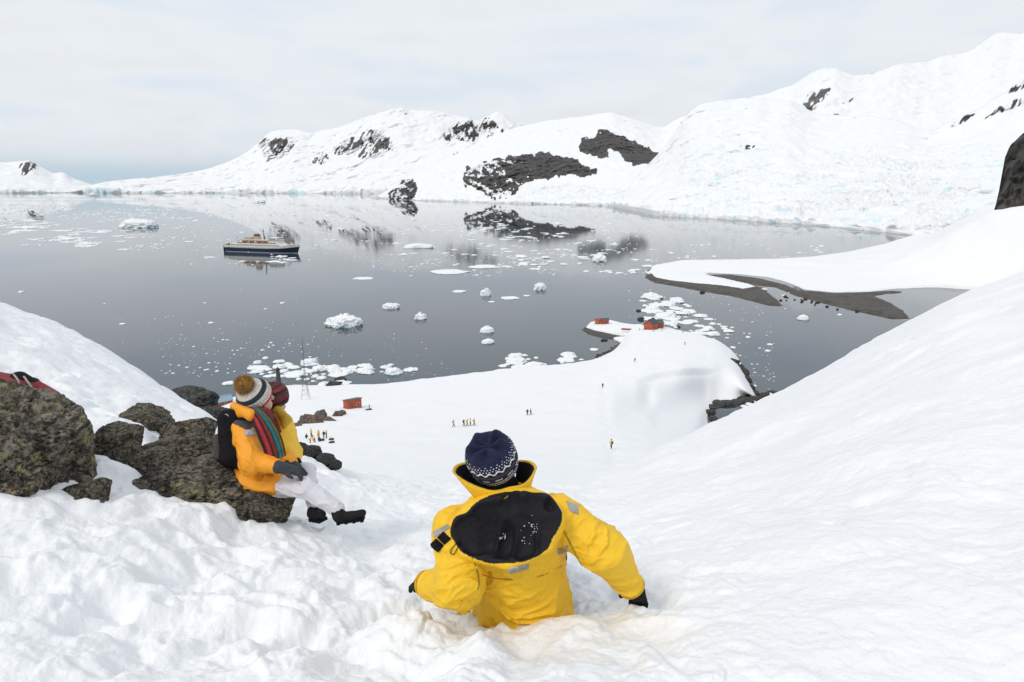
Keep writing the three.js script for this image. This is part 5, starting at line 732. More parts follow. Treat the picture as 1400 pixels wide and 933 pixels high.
  { const rl = part('railing', S(joined([...Array(26).keys()].flatMap((i) => { const x = -47 + i * 3.7; return [-1, 1].map((q) => bx(x + rake(x, 11), sheer(x) + 0.5, q * (half(x) - 0.1), 0.12, 1.1, 0.12)); }).concat([...Array(25).keys()].flatMap((i) => { const x = -47 + i * 3.7, e = x + 3.7; return [-1, 1].map((q) => bar(V(x + rake(x, 11), sheer(x) + 1, q * (half(x) - 0.1)), V(e + rake(e, 11), sheer(e) + 1, q * (half(e) - 0.1)), 0.06, 4)); })))), white, ship); rl.userData.kind = 'stuff'; }
  for (const x of [-42, -36]) part('rubber_boat', S(new THREE.TorusGeometry(1.5, 0.5, 6, 14).rotateX(Math.PI / 2).scale(1.4, 1, 0.8).translate(x, 9.4, 2.5)), black, ship);
  top('cruise_ship', ship, 'navy and white expedition ship lying in the bay', 'ship');
}

// ------------------------------------------------------------------ the station
const redWall = std(0.42, 0.075, 0.032, 0.75), redDark = std(0.30, 0.06, 0.035, 0.8), roofGrey = std(0.10, 0.10, 0.105, 0.7), roofBlue = std(0.045, 0.06, 0.085, 0.6), woodTrim = std(0.16, 0.11, 0.075, 0.85), paleTrim = std(0.55, 0.50, 0.45, 0.8), paneDark = std(0.03, 0.04, 0.05, 0.25), metal = std(0.10, 0.10, 0.11, 0.5);
function hut(o) { // long axis x; gable roof along x
  const h = new THREE.Group(); h.position.copy(o.at); h.rotation.y = o.turn; const { w, d, e, r } = o, s = new THREE.Shape(); s.moveTo(-d / 2, -1.2); s.lineTo(d / 2, -1.2); s.lineTo(d / 2, e); if (o.lean) s.lineTo(-d / 2, e + r); else { s.lineTo(0, e + r); s.lineTo(-d / 2, e); }
  const g = new THREE.ExtrudeGeometry(s, { depth: w, bevelEnabled: false }); g.translate(0, 0, -w / 2); g.rotateY(Math.PI / 2); const wall = part('wall', g, o.wall, h);
  const slope = (z0, y0, z1, y1) => { const len = Math.hypot(z1 - z0, y1 - y0) + 0.5, q = new THREE.BoxGeometry(w + 0.7, 0.14, len); q.rotateX(Math.atan2(-(y1 - y0), z1 - z0)); q.translate(0, (y0 + y1) / 2 + 0.11, (z0 + z1) / 2); return q; };
  // after the turn the section's d axis lies along -z
  const roof = part('roof', o.lean ? slope(-d / 2, e, d / 2, e + r) : joined([slope(-d / 2, e, 0, e + r), slope(0, e + r, d / 2, e)]), o.roof, h);
  if (o.chimney) part('chimney', bx(w * 0.2, e + r * 0.8 + 0.5, 0, 0.5, 1.4, 0.5), metal, roof);
  part('sill_beam', joined([bx(0, 0.06, d / 2 + 0.03, w + 0.2, 0.25, 0.1), bx(0, 0.06, -d / 2 - 0.03, w + 0.2, 0.25, 0.1), bx(w / 2 + 0.03, 0.06, 0, 0.1, 0.25, d), bx(-w / 2 - 0.03, 0.06, 0, 0.1, 0.25, d)]), woodTrim, wall);
  const dr = part('door', bx(o.doorX ?? 0, 1.0, d / 2 + 0.05, 0.9, 2.0, 0.1), o.door || woodTrim, h); part('door_handle', bx((o.doorX ?? 0) + 0.32, 1.0, d / 2 + 0.13, 0.06, 0.16, 0.06), metal, dr);
  for (const x of o.windows || []) { const f = part('window', bx(x, e * 0.62, d / 2 + 0.04, 1.0, 0.8, 0.1), paleTrim, h); part('pane', bx(x, e * 0.62, d / 2 + 0.1, 0.8, 0.6, 0.04), paneDark, f); }
  for (const z of o.endWindows || []) { const f = part('window', bx(-w / 2 - 0.04, e * 0.62, z, 0.1, 0.8, 1.0), paleTrim, h); part('pane', bx(-w / 2 - 0.1, e * 0.62, z, 0.04, 0.6, 0.8), paneDark, f); }
  return h;
}
top('hut', hut({ at: onHeadland(482, 558).add(V(0, 0.1, 0)), turn: 0.62, w: 4.6, d: 3.3, e: 2.3, r: 0.7, lean: true, wall: redWall, roof: roofGrey, doorX: -1, windows: [1.2] }), 'lone rusty red hut with grey roof above the brown rocks', 'hut');
top('hut', hut({ at: atLevel(890, 449, 7.2), turn: 0.95, w: 7, d: 5.4, e: 2.8, r: 2.4, wall: redWall, roof: roofBlue, doorX: -2, windows: [1.5], endWindows: [-1.2, 1.2], chimney: true }), 'orange-red gabled hut with dark blue roof at the end of the headland', 'hut');
top('hut', hut({ at: atLevel(901, 447, 6.5), turn: 0.3, w: 4, d: 3.5, e: 2.4, r: 1.2, wall: redDark, roof: roofGrey }), 'small dark red annex beside the dark blue-roofed hut', 'hut');
top('hut', hut({ at: atLevel(818, 442, 2.2), turn: 0.3, w: 3.6, d: 2.6, e: 1.9, r: 0.7, wall: std(0.50, 0.19, 0.05, 0.8), roof: redWall }), 'smaller orange shed on the low snowy point', 'hut');
top('hut', hut({ at: atLevel(827, 442, 2.3), turn: 0.2, w: 4.2, d: 2.8, e: 1.9, r: 0.9, wall: redWall, roof: roofGrey }), 'larger red shed with dark roof on the low snowy point', 'hut');
top('hut', hut({ at: atLevel(299, 556, 3.5), turn: 0.75, w: 9, d: 4.5, e: 2.2, r: 1.6, wall: redDark, roof: std(0.24, 0.36, 0.44, 0.6), windows: [-2, 2] }), 'red hut with pale blue roof by the shore behind the dark boulders', 'hut');
{ // upturned boat, marker post, bags
  const bt = new THREE.Group(); bt.position.copy(atLevel(857, 450.5, 3.4)); bt.rotation.y = -0.3; const g = new THREE.CapsuleGeometry(0.75, 5.2, 6, 14); g.rotateZ(Math.PI / 2); g.scale(1, 0.7, 1); part('hull', g, std(0.36, 0.06, 0.07, 0.6), bt); part('keel', bx(0, 0.5, 0, 5.6, 0.16, 0.12), woodTrim, bt); top('boat', bt, 'upturned red boat on the snow of the low point', 'boat');
  const mk = new THREE.Group(), p = atLevel(381, 525, 1); mk.position.copy(p); part('pillar', new THREE.CylinderGeometry(0.7, 1.1, 7.5, 9, 4).translate(0, 3.0, 0), std(0.05, 0.05, 0.05, 0.9), mk); part('cap', new THREE.ConeGeometry(1.1, 1, 9).translate(0, 7.1, 0), std(0.05, 0.05, 0.05, 0.9), mk); top('beacon', mk, 'dark beacon pillar standing among the brash ice at the shore', 'beacon');
  const dm = new THREE.Group(); dm.position.copy(onHeadland(505, 561)); part('post', new THREE.CylinderGeometry(0.12, 0.16, 1.8, 8).translate(0, 0.8, 0), metal, dm); part('base', bx(-0.2, 0.12, 0, 1.8, 0.4, 0.9, 0.4), std(0.07, 0.07, 0.07, 0.9), dm); top('marker_post', dm, 'short dark post on a base beside the lone rusty red hut', 'post');
  const bagM = std(0.03, 0.032, 0.036, 0.8); for (const [px, py, w, l] of [[440, 603, 1.0, 'dark kit bag lying closest to the gathered people'], [453, 602, 1.0, 'upper of two dark kit bags lying apart on the snow'], [453.5, 606, 1.15, 'lower of two dark kit bags lying apart on the snow']]) { const b = new THREE.Group(); b.position.copy(onHeadland(px, py)); const q = new THREE.CapsuleGeometry(0.24, w * 0.6, 5, 12); q.rotateZ(Math.PI / 2); q.scale(1, 0.85, 1); q.translate(0, 0.17, 0); part('bag_body', q, bagM, b); part('handle', new THREE.TorusGeometry(0.14, 0.025, 5, 12, Math.PI).translate(0, 0.36, 0), bagM, b); b.rotation.y = 0.5; top('kit_bag', b, l, 'bag', 'kit bags on the snow'); }
}
{ // antenna
  const p = onHeadland(419, 546), m = new THREE.Group(); m.position.copy(p); const H = 8.5, T = 22.5, legs = [[-1.6, 1.0], [1.7, 0.9], [0.1, -1.8]], topP = [V(-0.5, H, 0.3), V(0.3, H, 0.3), V(-0.1, H, -0.5)];
  legs.forEach(([x, z], i) => { part('leg', bar(V(x, -0.4, z), topP[i], 0.055, 5), metal, m); });
  part('bracing', joined([1, 2, 3, 4].flatMap((k) => [0, 1, 2].flatMap((i) => { const j = (i + 1) % 3, f = (q, t) => V(legs[q][0], 0, legs[q][1]).lerp(topP[q], t); return [bar(f(i, k / 5), f(j, k / 5), 0.03, 4), bar(f(i, k / 5), f(j, (k + 1) / 5), 0.025, 4)]; }))), metal, m);
  part('mast', joined([bar(V(-0.1, H - 0.5, 0), V(-0.1, T, 0), 0.07, 6), bar(V(-0.5, H, 0.1), V(-0.15, T - 3, 0), 0.03, 4), bar(V(0.3, H, 0.1), V(-0.05, T - 3, 0), 0.03, 4)]), metal, m);
  part('crossbar', bar(V(-2.2, H + 0.2, 0), V(2.2, H - 0.1, 0), 0.05, 4), metal, m); part('crossbar', bar(V(-1.2, T - 4, 0), V(1.0, T - 4, 0), 0.04, 4), metal, m);
  top('antenna_mast', m, 'tall thin lattice antenna mast on three legs near the shore', 'antenna');
}

// ------------------------------------------------------------------ rocks of the headland and the shores
{
  const brown = [boulder(81, 12, 'brown'), boulder(92, 12, 'brown'), boulder(97, 12, 'brown')], dark = [boulder(101, 10, 'grey'), boulder(113, 10, 'grey'), boulder(127, 10, 'grey'), boulder(139, 10, 'grey')];
  const lab = ['lowest pointed end of the brown rock ridge', 'flat brown rock next to the ridge\'s pointed end', 'blocky upright brown rock of the ridge', 'broad reddish rock in the middle of the ridge', 'highest jagged brown rock of the ridge', 'long low brown rock joining the ridge\'s two halves', 'upright brown rock of the ridge towards the hut', 'last brown rock of the ridge below the red hut', 'small brown rock at the back of the ridge'];
  [[402, 583, 2.6, 0.7, 1.4], [414, 579, 2.6, 1.3, 1.6], [415, 575, 1.4, 2.2, 1.2], [428, 578, 3.4, 2.0, 2.0], [437, 571, 2.8, 2.6, 1.8], [448, 575, 3.6, 1.2, 1.5], [462, 569, 1.8, 2.4, 1.3], [468, 567, 1.6, 2.0, 1.2], [424, 572, 2.2, 1.6, 1.4]].forEach(([px, py, w, h, d], i) => placeRock('brown_rock', brown[i % 3], onHeadland(px, py), [w, h * 0.8, d], i * 1.1 + 0.2, lab[i], 'brown rocks of the ridge', 0.12));
  placeRock('shore_rock', dark[0], onHeadland(456, 527).add(V(0, 0.3, 0)), [4.2, 1.6, 2.2], 0.4, 'dark ledge at the water\'s edge beyond the antenna', null); placeRock('shore_rock', dark[1], atLevel(465, 519, 0.4), [3, 1.5, 2.4], 1.1, 'dark snow-flecked rock in the brash ice beyond the antenna', null);
  placeRock('shore_rock', dark[2], atLevel(403, 537, 4).add(V(0, 0, 0)), [1.4, 0.8, 1.2], 1.1, 'lone dark rock on the snow beside the striped hat');
  // cliffs and rubble where the snow ends over the inlet
  const cliff = [[1003, 497, 3.2, 2.5, 2.6, 6], [1012, 505, 3.0, 2.6, 2.6, 4], [1016, 513, 3.4, 3.0, 3, 2.5], [1020, 521, 3, 2.2, 3, 1.5], [1026, 531, 2.6, 1.6, 2.4, 0.6], [1032, 538, 2.6, 1.2, 2.4, 0.3], [1006, 519, 2.4, 2.0, 2.2, 4]];
  cliff.forEach(([px, py, w, h, d, y], i) => placeRock('shore_rock', dark[i % 4], atLevel(px, py, y), [w, h, d], i * 0.9, 'black crag under the snow edge of the headland', 'black crags under the headland snow'));
  [[972, 556, 4], [984, 553, 4.4], [996, 553, 4], [1008, 550, 4.4], [1020, 547, 4], [970, 565, 3], [975, 573, 2.6], [1034, 546, 4], [1046, 541, 3], [1056, 537, 2.6], [1040, 551, 2]].forEach(([px, py, w], i) => placeRock('shore_rock', dark[(i + 1) % 4], atLevel(px, py, 0.1), [w, 0.9 + 0.3 * (i % 3), w * 0.7], i * 1.3, 'low black rock in the inlet under the snow shoulder', 'black rocks in the inlet'));
  const R = rng(9); for (let i = 0; i < 46; i++) { const t = R(), px = mix(812, 866, t) + (R() - 0.5) * 9, py = mix(491, 468, t) + (R() - 0.5) * 9, s = 0.5 + 1.0 * R() * R(); placeRock('shore_rock', dark[i % 4], atLevel(px, py, 0.05), [s, s * 0.6, s], R() * 6, 'small dark rock of the rubble beach between headland and low point', 'rubble beach rocks'); }
  [[873, 425, 2.2, 1.0], [826, 465, 2.4, 0.9], [877, 437, 2.6, 1.6], [853, 462, 1.6, 1.1], [860, 463, 1.8, 1.2], [928, 447, 1.6, 0.9], [960, 400, 2.4, 1.4]].forEach(([px, py, w, h], i) => placeRock('shore_rock', dark[i % 4], atLevel(px, py, 0.2), [w, h, w * 0.8], i, ['dark rock awash beyond the station hut', 'brownish rock standing in the cove', 'dark rock in the ice beside the station hut', 'pair of dark rocks on the low point, the smaller', 'pair of dark rocks on the low point, the bigger', 'dark rock in the pack ice behind the station', 'dark rock off the gravel spit'][i]));
  for (let i = 0; i < 40; i++) { const px = 1010 + 215 * R(), py = mix(394, 430, clamp((px - 1000) / 240)) + (R() - 0.2) * 9, s = 0.6 + 1.1 * R() * R(); placeRock('shore_rock', dark[i % 4], atLevel(px, py, 0.3), [s, s * 0.7, s], R() * 6, 'small dark stone on the gravel bar round the melt pool', 'stones on the gravel bar'); }
}
struct('beach', lowLand([[796, 451], [800, 447], [815, 452], [840, 458], [858, 463], [868, 466], [864, 474], [850, 479], [842, 486], [826, 491], [812, 494], [822, 486], [835, 478], [846, 470], [840, 465], [820, 462], [803, 457]], 0.7, gravelHeight(0.7), gravelMat, gravelColour, 1), 'dark stony beach edging the cove below the low point');
struct('snow_field', lowLand([[800, 449], [806, 443], [820, 439], [835, 440], [850, 444], [866, 446], [880, 446], [876, 470], [862, 470], [846, 469], [838, 464], [856, 462], [848, 459], [830, 456], [812, 453]], 0.8, snowBank(1.3, 0.06, 2.6), landMat, null, 1), 'low snow-covered point carrying the two sheds');

// ------------------------------------------------------------------ people down on the headland
{
  const skin = std(0.5, 0.3, 0.22, 0.6), coats = { yellow: std(0.82, 0.46, 0.03, 0.7), dark: std(0.025, 0.025, 0.03, 0.8), orange: std(0.75, 0.30, 0.03, 0.7) }, trouser = std(0.03, 0.03, 0.036, 0.8);
  const poses = { walk: { hip: V(0, 0.92, 0), neck: V(0.05, 1.45, 0), lk: V(0.20, 0.52, 0.1), la: V(0.22, 0.1, 0.1), rk: V(0.05, 0.50, -0.1), ra: V(-0.25, 0.12, -0.1), le: V(-0.12, 1.15, 0.25), lh: V(0.02, 0.92, 0.27), re: V(0.1, 1.15, -0.25), rh: V(0.26, 0.98, -0.24) }, stand: { hip: V(0, 0.92, 0), neck: V(0, 1.46, 0), lk: V(0.03, 0.5, 0.1), la: V(0, 0.1, 0.11), rk: V(0.03, 0.5, -0.1), ra: V(0, 0.1, -0.11), le: V(0, 1.16, 0.27), lh: V(0.08, 0.92, 0.25), re: V(0, 1.16, -0.27), rh: V(0.08, 0.92, -0.25) }, bend: { hip: V(-0.1, 0.82, 0), neck: V(0.35, 1.12, 0), lk: V(0.08, 0.45, 0.12), la: V(-0.05, 0.1, 0.13), rk: V(0.08, 0.45, -0.12), ra: V(-0.08, 0.1, -0.13), le: V(0.42, 0.8, 0.2), lh: V(0.5, 0.55, 0.15), re: V(0.42, 0.8, -0.2), rh: V(0.5, 0.55, -0.15) }, crouch: { hip: V(-0.1, 0.42, 0), neck: V(0.12, 0.88, 0), lk: V(0.25, 0.5, 0.12), la: V(0.0, 0.08, 0.13), rk: V(0.25, 0.5, -0.12), ra: V(0.0, 0.08, -0.13), le: V(0.2, 0.6, 0.25), lh: V(0.38, 0.5, 0.15), re: V(0.2, 0.6, -0.25), rh: V(0.38, 0.5, -0.15) } };
  const made = {};
  const figure = (pose, coat) => {
    const key = pose + coat; if (made[key]) return made[key].clone();
    const q = poses[pose], g = new THREE.Group(), head = q.neck.clone().add(V(0.03, 0.17, 0)), F = frame(V(0, 1, 0), V(0, 0, 1)), [lo, hi] = box3(Object.values(q).concat([head, V(0, 0, 0)]), 0.2);
    const legs = (p) => smin(smin(limb(p, q.hip.clone().add(V(0, 0, 0.09)), q.lk, 0.10, 0.075), limb(p, q.lk, q.la, 0.075, 0.06), 0.03), smin(limb(p, q.hip.clone().add(V(0, 0, -0.09)), q.rk, 0.10, 0.075), limb(p, q.rk, q.ra, 0.075, 0.06), 0.03), 0.02), boots = (p) => Math.min(limb(p, q.la, q.la.clone().add(V(0.15, -0.04, 0)), 0.06, 0.05), limb(p, q.ra, q.ra.clone().add(V(0.15, -0.04, 0)), 0.06, 0.05));
    const skull = (p) => smin(egg(p, head, F, 0.085, 0.115, 0.1), limb(p, q.neck, head, 0.05, 0.05), 0.03), hands = (p) => Math.min(limb(p, q.lh, q.lh.clone().add(V(0.02, -0.09, 0)), 0.045, 0.035), limb(p, q.rh, q.rh.clone().add(V(0.02, -0.09, 0)), 0.045, 0.035));
    const torso = (p) => smin(limb(p, q.hip, q.hip.clone().lerp(q.neck, 0.85), 0.15, 0.165), smin(smin(limb(p, q.neck.clone().add(V(0, -0.08, 0.19)), q.le, 0.075, 0.065), limb(p, q.le, q.lh, 0.062, 0.05), 0.02), smin(limb(p, q.neck.clone().add(V(0, -0.08, -0.19)), q.re, 0.075, 0.065), limb(p, q.re, q.rh, 0.062, 0.05), 0.02), 0.01), 0.05);
    part('body', net((p) => Math.min(skull(p), hands(p), torso(p) + 0.03), lo, hi, 0.035), skin, g); part('jacket', net(torso, lo, hi, 0.035), coats[coat], g); part('trousers', net((p) => Math.min(legs(p), boots(p)), lo, hi, 0.035), trouser, g); part('hat', new THREE.SphereGeometry(0.125, 12, 8, 0, 6.2832, 0, 1.7).translate(head.x, head.y + 0.03, head.z), coat === 'yellow' ? coats.dark : coats.orange, g);
    if (pose === 'walk') part('daypack', net((p) => block(p, q.neck.clone().add(V(-0.22, -0.26, 0)), F, 0.14, 0.19, 0.09, 0.05), ...box3([q.neck], 0.5), 0.04), coats.dark, g);
    made[key] = g; return g.clone();
  };
  const put = (px, py, pose, coat, turn, label, group) => { const p = onHeadland(px, py), f = figure(pose, coat); f.position.copy(p).add(V(0, -0.04, 0)); f.rotation.y = turn; top('person', f, label, 'person', group); };
  const G = 'people gathered below the brown rocks', L = 'people walking in file on the snow';
  put(418.5, 600, 'crouch', 'dark', 0.4, 'crouching person in dark clothes at the outer edge of the gathering', G); put(425.5, 597, 'stand', 'yellow', 1.2, 'person in yellow at the back of the gathering below the brown rocks', G); put(424, 606, 'bend', 'yellow', 0.2, 'person in yellow bending over among the gathered people', G); put(430, 605, 'bend', 'yellow', 2.6, 'person in yellow stooping beside the dark-clothed kneeler', G); put(435.5, 599, 'stand', 'yellow', -1.2, 'person in yellow standing upright in the middle of the gathering', G); put(436, 604, 'crouch', 'dark', 1.0, 'person in dark clothes kneeling by the closest kit bag', G); put(443, 600, 'walk', 'dark', 2.4, 'person in dark clothes standing beside the orange jacket', G); put(446.5, 599, 'stand', 'orange', 3.0, 'person in orange jacket at the end of the gathering', G);
  put(620, 584, 'walk', 'yellow', 0.3, 'person in yellow walking alone ahead of the file of four', L); put(634, 583, 'walk', 'dark', 0.4, 'leading dark-clothed person of the file of four', L); put(638.5, 583, 'walk', 'yellow', 0.2, 'first yellow-jacketed person behind the leader of the file', L); put(643, 582, 'stand', 'yellow', 0.5, 'second yellow-jacketed person in the file of four', L); put(648, 582, 'walk', 'orange', 0.1, 'orange-jacketed person at the end of the file of four', L);
  put(721, 568, 'stand', 'dark', 1.4, 'dark-clothed one of two people side by side on the snow'); put(725.5, 567.5, 'walk', 'yellow', 1.0, 'yellow-jacketed one of two people side by side on the snow'); put(836, 614, 'walk', 'yellow', 1.8, 'person in yellow climbing alone up the trodden track');
  put(824, 530.5, 'walk', 'dark', 1.8, 'dark-clothed person alone beside the snow bowl'); put(868, 495, 'walk', 'dark', 1.6, 'dark-clothed person alone between the bowl and the station');
  put(936.5, 472, 'walk', 'orange', 1.5, 'person in orange alone on the snow below the station'); put(934, 455.5, 'walk', 'orange', 1.5, 'person in orange at the crest beside the station'); put(893.5, 454, 'stand', 'orange', 1.5, 'person in orange in front of the dark blue-roofed hut'); put(905, 452.5, 'stand', 'orange', 0.5, 'person in orange by the small annex of the station'); put(874.5, 452, 'stand', 'yellow', 0.5, 'person in yellow on the saddle before the low point');
}

// ------------------------------------------------------------------ drifting ice
{
  const ice = vcol(0.55);
  const colour = (o, foot) => (p) => { const b = smooth(foot, foot * 0.25, p.y + 0.4 * foot * fbm(p.x * 3 + o, p.y * 3, p.z * 3, 3)) * 0.75, c = smooth(0.2, 0.5, fbm(p.x * 2, p.y * 4 + o, p.z * 2, 3)) * 0.3, t = clamp(b + c); return [mix(SNOW[0], 0.36, t), mix(SNOW[1], 0.66, t), mix(SNOW[2], 0.70, t)]; };
  const pan = (seed) => { const nr = 7, ns = 30, o = seed * 5.7, g = gridMesh(ns + 1, nr + 3, (i, j) => { const a = i / ns * Math.PI * 2, cx = Math.cos(a), cz = Math.sin(a), R = 1 + 0.34 * fbm(cx * 1.1 + o, 1, cz * 1.1, 3) + 0.16 * noise3(cx * 3 + o, 2, cz * 3), v = Math.min(1, j / nr), r = R * v; if (j > nr) return V(cx * R * (j === nr + 1 ? 1.0 : 0.9), j === nr + 1 ? 0.02 : -0.3, cz * R * (j === nr + 1 ? 1.0 : 0.9)); return V(cx * r, 0.16 * (1 - 0.35 * v * v) + 0.10 * Math.max(-0.6, fbm(cx * r * 1.8 + o, 3, cz * r * 1.8, 3)) - (j === nr ? 0.04 : 0), cz * r); }); const ix = g.index.array; for (let i = 0; i < ix.length; i += 3) { const t = ix[i]; ix[i] = ix[i + 1]; ix[i + 1] = t; } g.computeVertexNormals(); return paint(g, colour(o, 0.07)); };
  const lump = (seed, detail = 9, rough = 1) => { let g = new THREE.IcosahedronGeometry(1, detail); g.deleteAttribute('uv'); g.deleteAttribute('normal'); g = mergeVertices(g, 1e-5); const P = g.attributes.position, p = V(0, 0, 0), o = seed * 3.3; for (let i = 0; i < P.count; i++) { p.fromBufferAttribute(P, i).normalize(); const r = 1 + rough * (0.42 * fbm(p.x * 1.3 + o, p.y * 1.3, p.z * 1.3, 3) + 0.2 * fbm(p.x * 3.4 + o, p.y * 3.4, p.z * 3.4, 3) + 0.07 * noise3(p.x * 9 + o, p.y * 9, p.z * 9)); let y = p.y * r; const ter = 0.5; y = y > 0 ? y * 0.8 + 0.12 * Math.floor(y / ter) : y * 0.4; P.setXYZ(i, p.x * r, y, p.z * r); } g.computeVertexNormals(); return paint(g, colour(o, 0.16)); };
  const pans = [1, 2, 3, 4, 5, 6].map(pan), lumps = [11, 12, 13, 14, 15].map((s) => lump(s));
  const place = (geo, px, py, w, h, turn, label, group, name = 'ice_floe', deep = 0.6) => { const p = atLevel(px, py), m = new THREE.Mesh(geo, ice), s = w / 933 * Math.hypot(p.x, p.z, 85) / 2 / 1.0, up = h / 933 * Math.hypot(p.x, p.z, 85); m.position.copy(p); m.scale.set(s, up, s * deep); m.rotation.y = turn; return top(name, m, label, name === 'iceberg' ? 'iceberg' : 'ice floe', group); };
  const berg = (px, py, w, h, seed, label, turn = 0.3, rough = 1, deep = 0.8) => place(lump(seed, 22, rough), px, py, w, h, turn, label, null, 'iceberg', deep);
  berg(470, 445, 44, 15, 31, 'blocky white iceberg with a knobbed top and green waterline'); berg(190, 311, 42, 11, 37, 'smooth wedge-shaped iceberg standing in the far ice field', 0.2, 0.6); berg(535, 421, 24, 7, 41, 'low iceberg with a peaked end beside the blocky white iceberg', 0.4); berg(575, 436, 19, 8, 43, 'small pyramid iceberg beyond the navy hat', 1.2); berg(664, 404, 15, 9, 47, 'leaning pointed iceberg with a dark green foot', 0.5); berg(738, 396, 19, 10, 53, 'tall rounded iceberg off the gravel spit', 0.9); berg(666, 454, 20, 8, 59, 'smooth dome iceberg, upper of a pair', 0.1, 0.4); berg(667, 469, 18, 6, 61, 'smaller low iceberg, lower of a pair', 0.6, 0.5); berg(355, 277, 15, 4, 67, 'tiny blue iceberg near the far ice cliffs', 0.2, 0.8); berg(1098, 437, 15, 6, 71, 'domed white iceberg alone in the channel below the gravel bar', 0.2, 0.5); berg(573, 339, 44, 6, 73, 'long flat-topped iceberg lying across the reflections', 0.1, 0.5, 0.4); berg(820, 357, 22, 9, 79, 'rough iceberg in front of the gravel spit', 0.8); berg(128, 268, 10, 4, 83, 'tiny iceberg at the foot of the long ice cliff', 0.1, 0.8);
  const flat = (px, py, w, h, label, k = 0, turn = 0.2, deep = 1.0) => place(pans[k % 6], px, py, w, h / 0.2, turn, label, null, 'ice_floe', deep);
  flat(614, 372, 52, 1.6, 'longest thin white floe below the reflections', 0); flat(661, 365, 40, 1.4, 'long thin floe just beyond the longest one', 1); flat(496, 381, 27, 1.2, 'narrow floe alone between ship and longest floe', 2); flat(697, 408, 24, 2.0, 'rounded floe next to the leaning pointed iceberg', 3); flat(628, 399, 19, 2, 'small domed floe near the leaning pointed iceberg', 4); flat(720, 405, 9, 1.6, 'tiny floe between the rounded floe and the tall iceberg', 5); flat(672, 413, 10, 1, 'tiny flat floe below the leaning pointed iceberg', 0); flat(312, 525, 14, 3, 'floe close inshore beside the pompom hat', 1); flat(258, 331, 12, 1, 'dirty little floe alone beyond the far field', 2); flat(1045, 396, 9, 1.5, 'small white floe off the tip of the spit', 3);
  // everything else, sorted by size: the largest three hundred are single floes, the rest one scatter
  const R = rng(2024), all = [];
  const strew = (n, x0, x1, y0, y1, w0, w1, thin, label, group, slopeY = 0, lumpy = 0.3, bias = 2) => { for (let i = 0, tries = 0; i < n; i++) { const u = R(), px = mix(x0, x1, u), py = mix(y0, y1, R()) + slopeY * (u - 0.5), w = mix(w0, w1, Math.pow(R(), bias)); if (py < 380 && tries++ < n * 3 && noise3(px / 48, py / 7, 3.3) + 0.5 * noise3(px / 17, py / 3, 1.1) < 0.04) { i--; continue; } all.push({ px, py, w, h: Math.max(0.5, w * thin * (0.7 + 0.6 * R())), turn: R() * 0.8 - 0.4, k: (R() * 1000) | 0, lumpy: R() < lumpy, label, group, deep: 0.8 + 0.5 * R() }); } };
  strew(120, -10, 190, 300, 336, 3, 20, 0.07, 'thin flat floe of the far ice field', 'floes of the far ice field', 14, 0.05, 1.6); strew(70, -10, 290, 276, 302, 3, 14, 0.06, 'distant sliver of ice beyond the ship', 'distant slivers of ice', 0, 0.05); strew(50, 240, 520, 280, 325, 2, 10, 0.08, 'distant sliver of ice beyond the ship', 'distant slivers of ice', 0, 0.05); strew(26, 285, 400, 349, 360, 2.5, 16, 0.10, 'small floe drifting beside the ship\'s hull', 'floes beside the ship', 0, 0.1);
  strew(150, 430, 860, 300, 352, 2, 14, 0.10, 'small floe scattered over the mirrored headland', 'floes over the reflections', 10, 0.15, 1.8); strew(70, 640, 800, 300, 334, 2, 14, 0.10, 'small floe scattered over the mirrored headland', 'floes over the reflections', 0, 0.1, 1.6); strew(70, 690, 890, 348, 372, 2.5, 15, 0.22, 'floe in the drift of ice leading to the gravel spit', 'floes leading to the spit', 8, 0.35, 1.6); strew(40, 560, 760, 355, 378, 2, 7, 0.15, 'crumb of ice around the longest thin floe', 'ice crumbs round the longest floe', 0, 0.2);
  strew(120, 225, 450, 462, 523, 1.2, 5, 0.25, 'tiny crumb of ice on the dark near water', 'ice crumbs on the near water', 20, 0.3, 2.5); strew(30, 20, 420, 395, 470, 1.2, 8, 0.2, 'tiny crumb of ice on the dark near water', 'ice crumbs on the near water', 0, 0.3, 3); strew(62, 348, 482, 496, 524, 5, 24, 0.26, 'brash ice block jammed against the shore by the antenna', 'brash ice by the antenna', 16, 0.55, 1.5); strew(16, 462, 570, 498, 516, 6, 24, 0.28, 'brash ice block stranded beyond the red hut', 'brash ice beyond the red hut', 6, 0.55, 1.3); strew(24, 672, 812, 484, 502, 6, 30, 0.24, 'brash ice block along the snow edge beyond the file of walkers', 'brash ice beyond the walkers', -12, 0.5, 1.4);
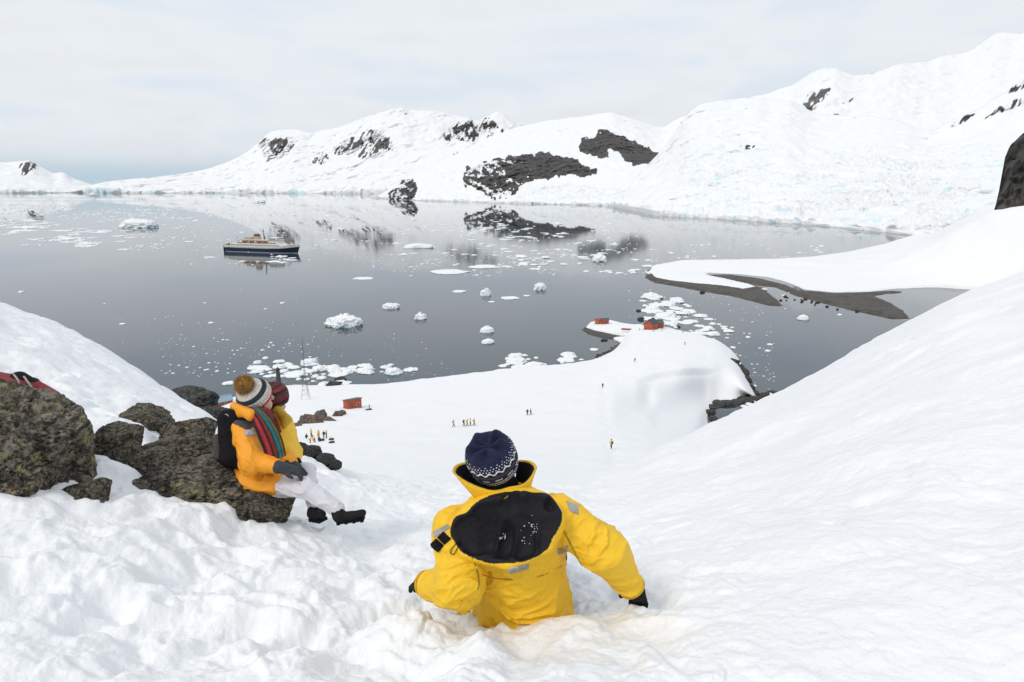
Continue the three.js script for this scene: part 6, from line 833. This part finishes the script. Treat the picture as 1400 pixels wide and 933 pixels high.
  strew(46, 876, 945, 406, 446, 6, 26, 0.20, 'pack ice block behind the station hut', 'pack ice behind the station', 8, 0.4, 1.3); strew(46, 905, 1000, 428, 470, 5, 20, 0.20, 'pack ice block along the headland crest', 'pack ice along the headland', 34, 0.4, 1.5); strew(50, 990, 1060, 448, 545, 1.5, 9, 0.22, 'little floe in the channel beside the headland', 'floes in the channel', 20, 0.3, 2); strew(50, 870, 1150, 330, 354, 2, 8, 0.2, 'small floe along the back of the snow field', 'floes behind the snow field', -8, 0.3, 2); strew(14, 1010, 1090, 540, 560, 2, 12, 0.2, 'floe in the mouth of the inlet', 'floes in the inlet', -14, 0.3, 1.5); strew(16, 965, 1180, 395, 425, 1.5, 6, 0.25, 'small floe off the gravel bar', 'floes off the gravel bar', 20, 0.4);
  strew(700, -10, 240, 274, 340, 1, 5, 0.10, '', '', 10, 0); strew(800, 240, 900, 280, 372, 1, 4.5, 0.12, '', '', 10, 0); strew(160, 200, 620, 440, 525, 0.7, 2.2, 0.3, '', '', 20, 0); strew(140, 860, 1060, 400, 520, 0.8, 3, 0.25, '', '', 60, 0);
  all.sort((a, b) => b.w - a.w);
  const rest = [];
  all.forEach((f, i) => { if (i < 285) { if (f.lumpy) place(lumps[f.k % 5], f.px, f.py, f.w, f.h, f.turn, f.label, f.group, 'ice_floe', f.deep); else place(pans[f.k % 6], f.px, f.py, f.w, Math.max(0.4, f.h * 0.55) / 0.2, f.turn, f.label, f.group, 'ice_floe', f.deep); } else rest.push(f); });
  const crumb = lump(97, 2, 0.8), im = new THREE.InstancedMesh(crumb, ice, rest.length), M4 = new THREE.Matrix4(), Q = new THREE.Quaternion(), Yax = V(0, 1, 0);
  rest.forEach((f, i) => { const p = atLevel(f.px, f.py), D = Math.hypot(p.x, p.z, 85); im.setMatrixAt(i, M4.compose(p, Q.setFromAxisAngle(Yax, f.turn), V(f.w / 933 * D / 2, f.h / 933 * D, f.w / 933 * D / 2 * f.deep))); });
  struct('ice_crumbs', im, 'smallest crumbs of drifting ice on the bay', 'stuff', 'drift ice');
}

renderer.render(scene, camera);
